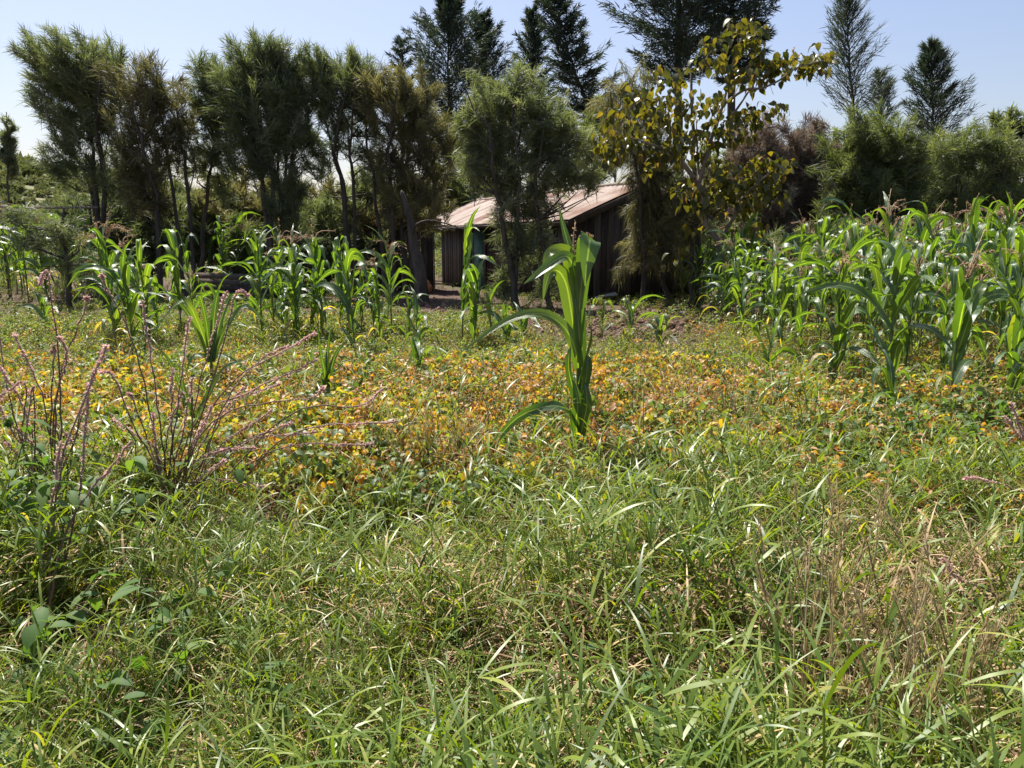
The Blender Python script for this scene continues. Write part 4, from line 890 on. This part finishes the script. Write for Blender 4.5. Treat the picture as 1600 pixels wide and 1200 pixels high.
# two young plants left of centre
for lab, base, Yp, lv in [
    ('young maize plant with wide arching pale leaves behind the pink spikes', (330, 560), 7.6,
        [((238, 520), (285, 470), .075, .7), ((430, 525), (385, 478), .07, .62), ((232, 460), (268, 463), .05, .2), ((343, 448), (338, 470), .09, .3), ((305, 470), (312, 462), .055, .4), ((372, 500), (362, 462), .075, .25), ((285, 600), (300, 560), .06, .3), ((395, 580), (360, 560), .05, .4)]),
    ('young maize plant with one upright white shining leaf among the beans', (510, 610), 6.9,
        [((517, 506), (512, 550), .055, .2), ((496, 512), (503, 560), .045, .2), ((480, 530), (495, 570), .035, .3), ((545, 530), (530, 545), .05, .3), ((472, 580), (492, 585), .03, .4), ((540, 562), (525, 580), .04, .1)]),
    ('old maize leaves and broken stalk behind the pink spikes', (300, 680), 5.6,
        [((350, 570), (325, 620), .07, .3), ((395, 560), (350, 575), .035, .2), ((225, 525), (262, 560), .03, .35), ((280, 555), (285, 600), .06, .2), ((345, 640), (325, 650), .03, .3), ((200, 600), (250, 620), .025, .3)])]:
    bx = float(X(base[0], Yp, 0)); t = thing('maize_plant', lab, 'maize plant', (bx, Yp, 0), 0, GL)
    hero, ho, YH = t, np.array([bx, Yp, 0.0]), Yp
    top = P(base[0], base[1] - 60, Yp); v, f = tube(smoothline([ho + [0, 0, -.05], P(base[0], base[1], Yp), top], 8) - ho, np.linspace(.018, .008, 8), 7); obj('stalk', mesh('stalk', v, f, M['stalk'], np.full(len(v), .3), smooth=True), hero)
    for tip, mid, W, tn in lv:
        dz = rng.uniform(-.35, .1); s = 1 if tip[0] > base[0] else -1
        curve_leaf([(base[0] + s * 2, base[1] + 5, 0), ((base[0] * 1.2 + mid[0] * .8) / 2, (base[1] + mid[1]) / 2 - 4, dz * .3), (mid[0], mid[1], dz * .7), (tip[0], tip[1], dz)], W, face=(0.1 * s, -.7, .7), tint=tn, wave=.12, roll=rng.uniform(-.3, .3), na=1, seg=12)

# ------------------------------------------------------------------ pink spiked weeds
def spike_stem(parent, o0, pts, Y0, sp=.6, r0=.0048):
    """pts: (px,py,depth offset) from foot to tip"""
    ln = smoothline([P(a, b, Y0 + d) for a, b, d in pts], 22); ln[1:-1] += rng.normal(0, .003, (20, 3))
    v, f = tube(ln - o0, np.linspace(r0, r0 * .4, 22), 5); st = obj('stem', mesh('stem', v, f, M['stem'], np.full(len(v), rng.uniform(.0, .5)), smooth=True), parent)
    n = int(300 * sp); u = rng.uniform(1 - sp, 1, n) ** .9; u = 1 - (1 - u)
    ii = u * 21; i = np.clip(ii.astype(int), 0, 20); p = ln[i] + (ln[i + 1] - ln[i]) * (ii - i)[:, None]; T = unit(ln[i + 1] - ln[i])
    dens = (u - (1 - sp)) / sp
    side = unit(np.cross(T, rng.normal(size=(n, 3)))); wid = .0046 + .0076 * dens
    q = p + side * (wid * .3)[:, None]
    mb = MB(); i0 = int(21 * (1 - sp)); v, f = tube(ln[i0:] - o0, r0 * .55 + .0022 * np.linspace(0, 1, 22 - i0) ** 2, 5); mb.add(v, f, .25)
    v, f, k = strands(q - o0, side + T * np.where(dens > .8, .6, -.8)[:, None] + rng.normal(0, .25, (n, 3)), wid * rng.uniform(.9, 1.7, n), .0032 + .0016 * dens, .1)
    mb.add(v, f, np.repeat(.12 + .6 * dens ** 1.6 + rng.normal(0, .15, n), k)); obj('flower_spike', mb.build('flower_spike', M['spike']), st)
LEAFW = []
for i in range(4):
    V, f, ac = ovate(rng.uniform(.055, .10), rng.uniform(.03, .05), .3, .3); LEAFW.append(mesh('leaf', V, f, M['weed'], np.full(len(V), rng.uniform(.2, .8)), ac, True))
def weed_leaves(parent, o0, pts, s=1.0):
    for p in pts:
        o = obj('leaf', LEAFW[int(rng.integers(4))], parent); o.matrix_local = Matrix.Translation(Vector(p - o0)) @ Matrix.Rotation(rng.uniform(0, 6.28), 4, 'Z') @ Matrix.Rotation(rng.normal(.2, .4), 4, 'Y') @ Matrix.Scale(s * rng.uniform(.7, 1.3), 4)
def spike_weed(label, base, Y0, tips, group='pink spiked weeds', r0=.0048, nl=26):
    o0 = np.array([float(X(base[0], Y0, 0)), Y0, 0.0]); t = thing('pink_spiked_weed', label, 'weed', o0, 0, group)
    jx = (base[0], base[1]); bz = P(*jx, Y0)
    v, f = tube(smoothline([o0 + [0, 0, -.03], (o0 + bz) / 2 + [.01, 0, 0], bz], 6) - o0, [.012, .011, .010, .010, .009, .008], 6); obj('main_stem', mesh('main_stem', v, f, M['stem'], np.full(len(v), .2), smooth=True), t)
    for tip in tips:
        dz = tip[2] if len(tip) > 2 and tip[2] is not None else rng.uniform(-.35, .35); bend = tip[3] if len(tip) > 3 else None
        m = ((jx[0] * .55 + tip[0] * .45) + (jx[0] - tip[0]) * .08, jx[1] * .45 + tip[1] * .55 - abs(tip[0] - jx[0]) * .12, dz * .5)
        sx = .35 * (tip[0] - jx[0]) * rng.uniform(0, 1) * (r0 < .005); pts = [(jx[0] + sx * .6 + rng.uniform(-14, 14), jx[1] + rng.uniform(-30, 30), rng.uniform(-.2, .2)), (m[0] + sx * .5 + rng.normal(0, 11), m[1] + rng.normal(0, 11), m[2])]
        if bend: pts += [(bend[0], bend[1], dz * .95)]
        pts += [(tip[0], tip[1], dz)]
        spike_stem(t, o0, pts, Y0, rng.uniform(.5, .8), r0)
    for st in [c for c in t.children if c.name.startswith('stem')][::2]:
        vs = st.data.vertices; weed_leaves(t, o0, [np.array(vs[int(i)].co) + o0 for i in rng.integers(10, len(vs) // 2, 2)], .55)
    pl = [P(jx[0] + rng.normal(0, 40), jx[1] + rng.uniform(-60, 70), Y0 + rng.normal(0, .2)) for _ in range(nl)]
    weed_leaves(t, o0, pl)
    return t
spike_weed('largest pink spiked weed, many stems fanning from one dark foot at the left', (262, 780), 3.9,
    [(158, 428, .2, (168, 450)), (222, 470, .1), (297, 495, .2), (355, 455, .1), (388, 462, .0, (368, 462)), (492, 520, .25, (460, 540)), (495, 562, .2), (505, 605, -.1, (480, 622)), (598, 608, .1, (560, 635)), (622, 658, -.1), (582, 694, -.2), (495, 675, 0), (455, 660, .1), (452, 540, .3, (410, 560)), (438, 600, .3), (330, 635, -.1), (302, 590, 0), (285, 612, .1), (270, 575, .2), (238, 645, -.1), (200, 615, .1, (208, 622)), (157, 580, .1, (178, 590)), (400, 700, -.1), (360, 700, -.2), (318, 660, -.25), (415, 760, -.2), (175, 655, .1), (425, 640, .2), (380, 605, .3), (350, 720, -.3)])
spike_weed('pink spiked weed at the left edge with spikes curving over to the left', (85, 790), 3.7,
    [(62, 442, .2, (75, 432)), (22, 520, .1), (0, 572, 0), (-10, 460, .2), (92, 525, .1, (104, 560)), (80, 550, .15, (86, 545)), (-5, 625, -.1, (40, 600)), (40, 690, -.1, (52, 605)), (5, 650, -.1), (135, 465, .2, (133, 480)), (165, 540, .1), (10, 690, 0), (-20, 600, .1), (112, 690, .1, (85, 662)), (148, 400 + 180, .3)])
spike_weed('pink spiked weed with one thick dark slanting stem at the lower left', (70, 1010), 2.75,
    [(166, 540, .45), (140, 600, .4), (95, 690, .3), (205, 690, .3)], r0=.0058, nl=30)
spike_weed('single purple spike arching in from the right edge beside yellow leaves', (1650, 850), 3.6, [(1508, 746, 0, (1545, 752)), (1580, 628, .2), (1570, 650, .2)], nl=14)
spike_weed('single dark purple spike slanting in at the lower right edge', (1640, 1050), 2.6, [(1472, 872, 0, (1500, 905)), (1690, 900, .1)], nl=10)

# broad-leaved weeds at the left front, upright thin weeds among the beans
def leafy_weed(label, px_, Y, h, nstem, nl, group, s=1.0, sp=.25):
    o0 = np.array([float(X(px_, Y, 0)), Y, 0.0]); t = thing('leafy_weed', label, 'weed', o0, 0, group)
    for k in range(nstem):
        e = o0 + [rng.normal(0, sp * .6), rng.normal(0, sp * .6), h * rng.uniform(.75, 1.1)]; m_ = (o0 + e) / 2 + rng.normal(0, .04, 3)
        ln = smoothline([o0 + [0, 0, -.03], m_, e], 8); v, f = tube(ln - o0, np.linspace(.005, .0018, 8), 5); obj('stem', mesh('stem', v, f, M['stem'], np.full(len(v), .8), smooth=True), t)
        weed_leaves(t, o0, [ln[int(i)] + rng.normal(0, .012, 3) for i in rng.integers(2, 8, nl)], s)
    return t
GW = 'leafy weeds among the grass'
for px_, Y, h, ns_, nl, s, sp, lab in [
    (60, 2.9, .62, 5, 12, 1.15, .4, 'broad leaved weed clump at the left edge below the pink spikes'), (165, 3.1, .6, 5, 11, 1.1, .35, 'broad leaved green weed left of the dark foot of the largest spiked weed'),
    (20, 3.3, .75, 3, 9, 1.0, .3, 'leafy weed with a round green seed head at the left edge'), (110, 3.5, .62, 4, 10, 1.1, .4, 'leafy weed between the two left pink spiked weeds'),
    (40, 2.3, .45, 5, 12, 1.05, .35, 'low broad leaved weed in the lower left corner grass'), (240, 2.3, .38, 4, 10, 1.1, .3, 'low broad leaved weed in the grass at the bottom left'),
    (190, 1.95, .34, 5, 9, 1.15, .3, 'large leaved creeping weed at the bottom left corner'), (420, 2.0, .32, 4, 8, 1.05, .3, 'broad leaved weed at the bottom, right of the large leaved creeping weed'), (330, 2.7, .4, 4, 9, 1.1, .3, 'broad leaved weed in the grass below the largest spiked weed'), (1010, 2.2, .3, 4, 8, 1.0, .3, 'small broad leaved weed in the grass at the bottom centre'),
    (1440, 5.2, .5, 5, 12, .9, .35, 'leafy grey green weed below the front maize at the right'), (1560, 5.0, .55, 6, 14, .9, .4, 'leafy grey green weed clump by the right edge'), (1330, 5.5, .45, 5, 12, .9, .35, 'leafy grey green weed in front of the right stand')]:
    leafy_weed(lab, px_, Y, h, ns_, nl, GW, s, sp)
t = bpy.data.objects['leafy_weed.002'] if 'leafy_weed.002' in bpy.data.objects else None
if t:
    q = P(14, 660, 3.3); n = 120; d = unit(rng.normal(size=(n, 3))); v, f, k = strands(np.tile(q - np.array(t.location), (n, 1)) + d * .008, d, np.full(n, .02), np.full(n, .0035), 0)
    obj('seed_head', mesh('seed_head', v, f, M['weed'], np.repeat(rng.uniform(0, .3, n), k)), t)
GU = 'thin upright weeds among the beans'
up_w = [(1120, 4.8, .85), (720, 5.6, .72), (745, 5.2, .66), (1135, 6.0, .7), (985, 6.3, .62), (690, 6.0, .5), (1010, 5.2, .6), (575, 4.9, .6), (1240, 5.2, .6), (640, 5.0, .55), (870, 6.4, .6), (960, 4.8, .55)]
for i, (px_, Y, h) in enumerate(up_w):
    leafy_weed(['tall thin dark stemmed weed right of the big centre maize', 'thin upright weed left of the big centre maize'][0 if px_ > 905 else 1] + (' near the grass edge' if Y < 5.5 else ' deeper in the yellow beans'), px_, Y, h, 2, 7, GU, .42, .15)

# dry seed-head grass at the right front
def dry_clump(label, px_, Y, h, n, group, lean=.12, heads=True):
    o0 = np.array([float(X(px_, Y, 0)), Y, 0.0]); t = thing('dry_grass_clump', label, 'dry grass', o0, 0, group); m = MB(); hm = MB()
    for k in range(n):
        b = np.array([rng.normal(0, .04), rng.normal(0, .04), 0]); e = b + [rng.normal(0, lean), rng.normal(0, lean), h * rng.uniform(.7, 1.1)]
        ln = smoothline([b, (b + e) / 2 + rng.normal(0, .02, 3), e], 7); v, f = tube(ln, np.linspace(.0036, .0014, 7), 4); m.add(v, f, rng.uniform(0, 1))
        if heads and rng.random() < .7:
            q = 34; u = rng.uniform(0, 1, q); d = unit(e - ln[4]); p = e - d * (u * .16)[:, None]; v, f, kk = strands(p, d + rng.normal(0, .22, (q, 3)), rng.uniform(.025, .055, q), np.full(q, .0024), 0); hm.add(v, f, np.repeat(rng.uniform(0, .7, q), kk))
        if rng.random() < .7:
            v, f, kk = blades(ln[[2]], np.array([rng.uniform(0, 6.28)]), np.array([.5]), np.array([2.2]), np.array([.22]), np.array([.007]), 5); m.add(v, f, rng.uniform(.3, 1))
    tag(obj('stalks', m.build('stalks', M['straw']), t), kind='stuff')
    if hm.n: tag(obj('seed_heads', hm.build('seed_heads', M['straw']), t), kind='stuff')
    return t
GD = 'dry seed head grass clumps at the right front'
for i, (px_, py) in enumerate([(1255, 1010), (1300, 940), (1320, 1060), (1345, 1000), (1240, 950), (1380, 1080), (1420, 1110), (1405, 1010), (1290, 1100), (1350, 1150), (1440, 1000), (1470, 1090), (1390, 930), (1310, 880), (1500, 1150), (1265, 1180)]):
    g = G(px_, min(1230, py + 150)); Y = max(1.75, float(g[1]))
    hh = rng.uniform(.45, .72); nn = int(rng.integers(5, 12))
    dry_clump(('tall ' if hh > .59 else 'short ') + ('thick' if nn > 8 else 'thin') + ' straw seed head clump, ' + ('left side' if px_ < 1250 else 'left half' if px_ < 1310 else 'middle' if px_ < 1390 else 'right side') + ' of the dry patch, ' + ('near bottom edge' if py > 1075 else 'farther back'), px_, Y, hh, nn, GD, .15)
for px_, Y, lab in [(720, 4.75, 'straw coloured dry grass clump left of the foot of the centre maize'), (690, 5.1, 'straw coloured dry grass clump among yellow beans left of the centre maize'), (1150, 5.6, 'pale dry grass clump among the beans right of centre'), (1040, 6.4, 'reddish dry grass clump among the beans before the bare soil'), (655, 4.9, 'thin straw coloured grass clump by the tips of the long pink spikes')]:
    dry_clump(lab, px_, Y, .5, 16, 'dry grass clumps among the beans', .2, True)

# ------------------------------------------------------------------ stuff: grass, beans, weeds, clods
def tuft(n, r, L, th0, th1, W, tint, dry=0, seg=6, culm=0):
    m = MB()
    a = rng.uniform(0, 6.28, n); rr = r * np.sqrt(rng.uniform(0, 1, n)); p = np.stack([rr * np.cos(a), rr * np.sin(a), np.zeros(n)], -1)
    p[:, 2] = rng.uniform(0, .12, n)
    v, f, k = blades(p, rng.uniform(0, 6.28, n), rng.uniform(*th0, n), rng.uniform(*th1, n), rng.uniform(*L, n), rng.uniform(*W, n), seg)
    m.add(v, f, np.repeat(np.clip(rng.normal(tint[0], tint[1], n), .02, .66), k))
    if dry:
        a = rng.uniform(0, 6.28, dry); rr = r * 1.2 * np.sqrt(rng.uniform(0, 1, dry)); p = np.stack([rr * np.cos(a), rr * np.sin(a), rng.uniform(0, .27, dry)], -1)
        v, f, k = blades(p, rng.uniform(0, 6.28, dry), rng.uniform(.4, 1.7, dry), rng.uniform(1.2, 2.6, dry), rng.uniform(.08, .28, dry), rng.uniform(.003, .010, dry), 5)
        m.add(v, f, np.repeat(rng.uniform(.74, 1.0, dry) , k))
    for c in range(culm):
        az = rng.uniform(0, 6.28); h = rng.uniform(.3, .5); b = np.array([rng.normal(0, r * .5), rng.normal(0, r * .5), 0]); e = b + [math.cos(az) * h * .45, math.sin(az) * h * .45, h]
        ln = smoothline([b, (b + e) / 2 + [0, 0, .05], e], 6); v, f = tube(ln, .0022, 3); m.add(v, f, rng.uniform(.3, .6))
        q = 5; i = rng.integers(1, 6, q); v, f, k = blades(ln[i], rng.uniform(0, 6.28, q), rng.uniform(.4, 1.0, q), rng.uniform(1.1, 2.1, q), rng.uniform(.10, .24, q), rng.uniform(.006, .012, q), 6); m.add(v, f, np.repeat(np.clip(rng.normal(.42, .13, q), .05, .66), k))
    me = m.build('grass_tuft', M['grass']); me.materials.append(M['thatch'])          # dead blades take the straw material
    tv = np.concatenate(m.T); ti = np.array([tv[p.vertices[0]] > .72 for p in me.polygons], np.int32)
    me.polygons.foreach_set('material_index', ti); me.update()
    return me
gs = []
for i in range(6): gs.append(src('grass_tuft', tuft(15, .08, (.10, .27), (.1, 1.2), (1.0, 2.5), (.004, .010), (.38, .19), 8, 5, 2)))
for i in range(3): gs.append(src('grass_tuft', tuft(13, .07, (.15, .33), (.0, .6), (.4, 1.8), (.004, .010), (.46, .16), 5, 5, 2)))
for i in range(4): gs.append(src('dry_tuft', tuft(7, .12, (.10, .26), (.2, 1.0), (1.0, 2.3), (.004, .010), (.5, .14), 30, 5, 0)))
n = 1150
cyv = 1.25 + (7.0 - 1.25) * rng.uniform(0, 1, n) ** 1.15; cxv = rng.uniform(-1, 1, n) * (cyv * .78 + 1.3)
ci = rng.integers(0, n, 9400); gyv = np.concatenate([cyv[ci] + rng.normal(0, .075, len(ci)), 1.25 + 5.75 * rng.uniform(0, 1, 2000) ** 1.15])
gxv = np.concatenate([cxv[ci] + rng.normal(0, .085, len(ci)), np.zeros(2000)]); gxv[-2000:] = rng.uniform(-1, 1, 2000) * (gyv[-2000:] * .78 + 1.3); n = len(gyv)
nz = noise2(gxv * 1.6, gyv * 1.6, 11)
edge = 4.22 + .35 * np.sin(gxv * 1.7) + .25 * noise2(gxv, gyv * .4, 4) + .5 * np.clip(gxv - 1, 0, 2)
keep = ((gyv < edge) & (noise2(gxv * 5.5, gyv * 5.5, 44) > -.62)) | (rng.random(n) < .07 * np.exp(-(gyv - edge) * 1.2))
gxv, gyv, nz = gxv[keep], gyv[keep], nz[keep]; n = len(gxv)
pdry = np.clip(.17 + .26 * nz + .44 * np.clip((gxv - .7) * .8, 0, 1) * (gyv < 4) , .03, .8)
dry = rng.random(n) < pdry
pick = np.where(dry, rng.integers(9, 13, n), np.where(rng.random(n) < .68, rng.integers(0, 6, n), rng.integers(6, 9, n)))
scl = rng.uniform(.65, 1.2, n) * (.95 + .30 * np.clip(noise2(gxv * 4.5, gyv * 4.5, 15), -1, 1)) * np.where(gyv > 4.2, .85, 1.0)
scatter('grass', 'tangled green and straw coloured grass in the foreground', gs, np.stack([gxv, gyv, gz(gxv, gyv)], -1), np.stack([rng.normal(0, .15, n), rng.normal(0, .15, n), rng.uniform(0, 6.28, n)], -1), scl, pick)

def leaflet_plant(n_st, h, nl, ls, tint, sp=.16, petiole=True, mat='bean', dead=0.0):
    m = MB(); P_, D_, S_, T_ = [], [], [], []
    for s in range(n_st):
        az = rng.uniform(0, 6.28); e = np.array([math.cos(az) * sp * rng.uniform(.3, 1.2), math.sin(az) * sp * rng.uniform(.3, 1.2), h * rng.uniform(.6, 1.1)])
        ln = smoothline([np.zeros(3), e * [.4, .4, .6], e], 6); v, f = tube(ln, .0025, 3); m.add(v, f, .95 if rng.random() < .6 + dead else .45)
        for l in range(nl):
            p = ln[int(rng.integers(2, 6))]; a2 = rng.uniform(0, 6.28); tt = rng.normal(*tint)
            for k in range(3 if petiole else 1):
                a3 = a2 + (k - 1) * 1.5; P_.append(p + np.array([math.cos(a2), math.sin(a2), .5]) * rng.uniform(.02, .07)); D_.append((a3, rng.normal(.35, .45))); S_.append(ls * rng.uniform(.65, 1.25)); T_.append(tt + rng.normal(0, .05))
    base, q, ac = ovate(1, .72, .3, .35, 3)
    Vs = []
    for p, (a, dn), s in zip(P_, D_, S_):
        Mx = np.array((Matrix.Rotation(a, 3, 'Z') @ Matrix.Rotation(dn, 3, 'Y') @ Matrix.Rotation(rng.normal(0, .5), 3, 'X')))
        m.add(base @ Mx.T * s + p, q, np.clip(T_[len(Vs)], 0, 1)); Vs.append(0)
    return m.build('bean_plant', M[mat])
bs = []
for i in range(4): bs.append(src('bean_plant', leaflet_plant(5, .32, 4, .055, (.26, .12))))             # green
for i in range(4): bs.append(src('bean_plant', leaflet_plant(5, .32, 5, .047, (.56, .15))))             # yellowing
for i in range(3): bs.append(src('bean_plant', leaflet_plant(5, .30, 3, .040, (.90, .07), dead=.3)))     # withered
for i in range(4): bs.append(src('small_weed', leaflet_plant(7, .30, 6, .028, (.34, .11), .18, False)))  # fine green weeds
for i in range(3): bs.append(src('straw_tuft', tuft(4, .10, (.14, .3), (.1, .8), (.6, 1.8), (.003, .007), (.5, .1), 16, 5, 1)))
n = 9400
by = 4.0 + (14.8 - 4.0) * rng.uniform(0, 1, n) ** .9; bxv = rng.uniform(-1, 1, n) * (by * .76 + 1.2)
n1 = noise2(bxv * .9, by * .9, 21); n2 = noise2(bxv * .6, by * .6, 31)
keep = (by > edge.mean() - .5 + .4 * n1) | (rng.random(n) < .2)
bare = ((bxv - 2.0) / 1.9) ** 2 + ((by - 13.8) / 3.2) ** 2 < 1 + .25 * n1         # the bare soil patch
bare |= ((bxv + 1.9) / 1.0) ** 2 + ((by - 19.5) / 4) ** 2 < 1
keep &= ~(bare & (rng.random(n) < .84))
keep &= ~((bxv > 3.6) & (by > 8.6) & (rng.random(n) < .55))
bxv, by, n1, n2 = bxv[keep], by[keep], n1[keep], n2[keep]; n = len(by)
core = np.exp(-((bxv + .2) / 3.1) ** 2) * np.exp(-((by - 6.6) / 2.5) ** 2)         # most yellow around the centre maize
left = np.exp(-((bxv + 4.2) / 2.2) ** 2) * np.exp(-((by - 6.5) / 3) ** 2) * .55
py_ = np.clip(.95 * core + left + .10 * n1, 0.03, .85) * np.clip((9.6 - by + .5 * n1) / 1.6, .05, 1); pw = np.clip(.36 * core + .2 * left + .09 * n2 + .02, .02, .5)
u = rng.random(n); far = (by > 9.0); v = rng.random(n)
clus = np.clip(noise2(bxv * 2.4, by * 2.4, 77) * 1.1 + .45, 0, 1.3) * np.clip((by - 4.5) / .9, .1, 1)                    # bean plants stand in loose groups
pyel = np.clip(py_ * .62 * clus + .012, 0, .6)
pick = np.where(u < pyel, rng.integers(4, 8, n), np.where(u < pyel + pw * 1.05, rng.integers(8, 11, n),
       np.where(v < np.where(far, .10, .22), rng.integers(0, 4, n), rng.integers(11, 15, n))))
pick = np.where(rng.random(n) < .07 + .16 * core + .10 * left, rng.integers(15, 18, n), pick)
scatter('bean_plants', 'low bean plants with green and yellow leaves and fine weeds covering the field', bs, np.stack([bxv, by, gz(bxv, by)], -1), np.stack([rng.normal(0, .15, n), rng.normal(0, .15, n), rng.uniform(0, 6.28, n)], -1), rng.uniform(.75, 1.25, n) * np.where(by > 8.8, .8, 1.0), pick)
# weeds and rough grass further back, thin under the trees
n = 13000; wy = 12 + 60 * rng.uniform(0, 1, n) ** 1.7; wx = rng.uniform(-1, 1, n) * (wy * .95 + 1)
keep = ~(((wx - 2.0) / 1.9) ** 2 + ((wy - 14.2) / 3.6) ** 2 < 1.0) & ~(((wx + 1.9) / 1.0) ** 2 + ((wy - 20) / 4.5) ** 2 < 1)
lx = (wx - A[0]) * ld[0] + (wy - A[1]) * ld[1]; ly = (wx - A[0]) * gd[0] + (wy - A[1]) * gd[1]
keep &= ~((lx > -.1) & (lx < HL + .2) & (ly > -.9) & (ly < HW + .1)); keep &= ~((wx > 4) & (wy < 18.5) & (rng.random(n) < .6))
wx, wy = wx[keep], wy[keep]; n = len(wx); pick = np.where(rng.random(n) < .6, rng.integers(11, 15, n), rng.integers(0, 3, n))
scatter('weeds', 'rough green weeds covering the ground towards the trees', bs, np.stack([wx, wy, gz(wx, wy)], -1), np.stack([wx * 0, wx * 0, rng.uniform(0, 6.28, n)], -1), rng.uniform(.5, 1.0, n) * np.clip(wy / 26, .9, 2.6), pick)
cs = [src('clod', mesh('clod', *rock(.05, i, .7), M['clod'], smooth=True)) for i in range(4)]
n = 4200; cx = np.concatenate([rng.normal(2.0, .9, 3400), rng.normal(-2.1, .7, 800)]); cy = np.concatenate([rng.normal(14.0, 1.5, 3400), rng.normal(18, 2, 800)])
scatter('soil_clods', 'reddish brown clods of bare soil', cs, np.stack([cx, cy, gz(cx, cy) + .004], -1), rng.uniform(0, 6.28, (n, 3)), rng.gamma(.9, .30, n) + .08, rng.integers(0, 4, n))
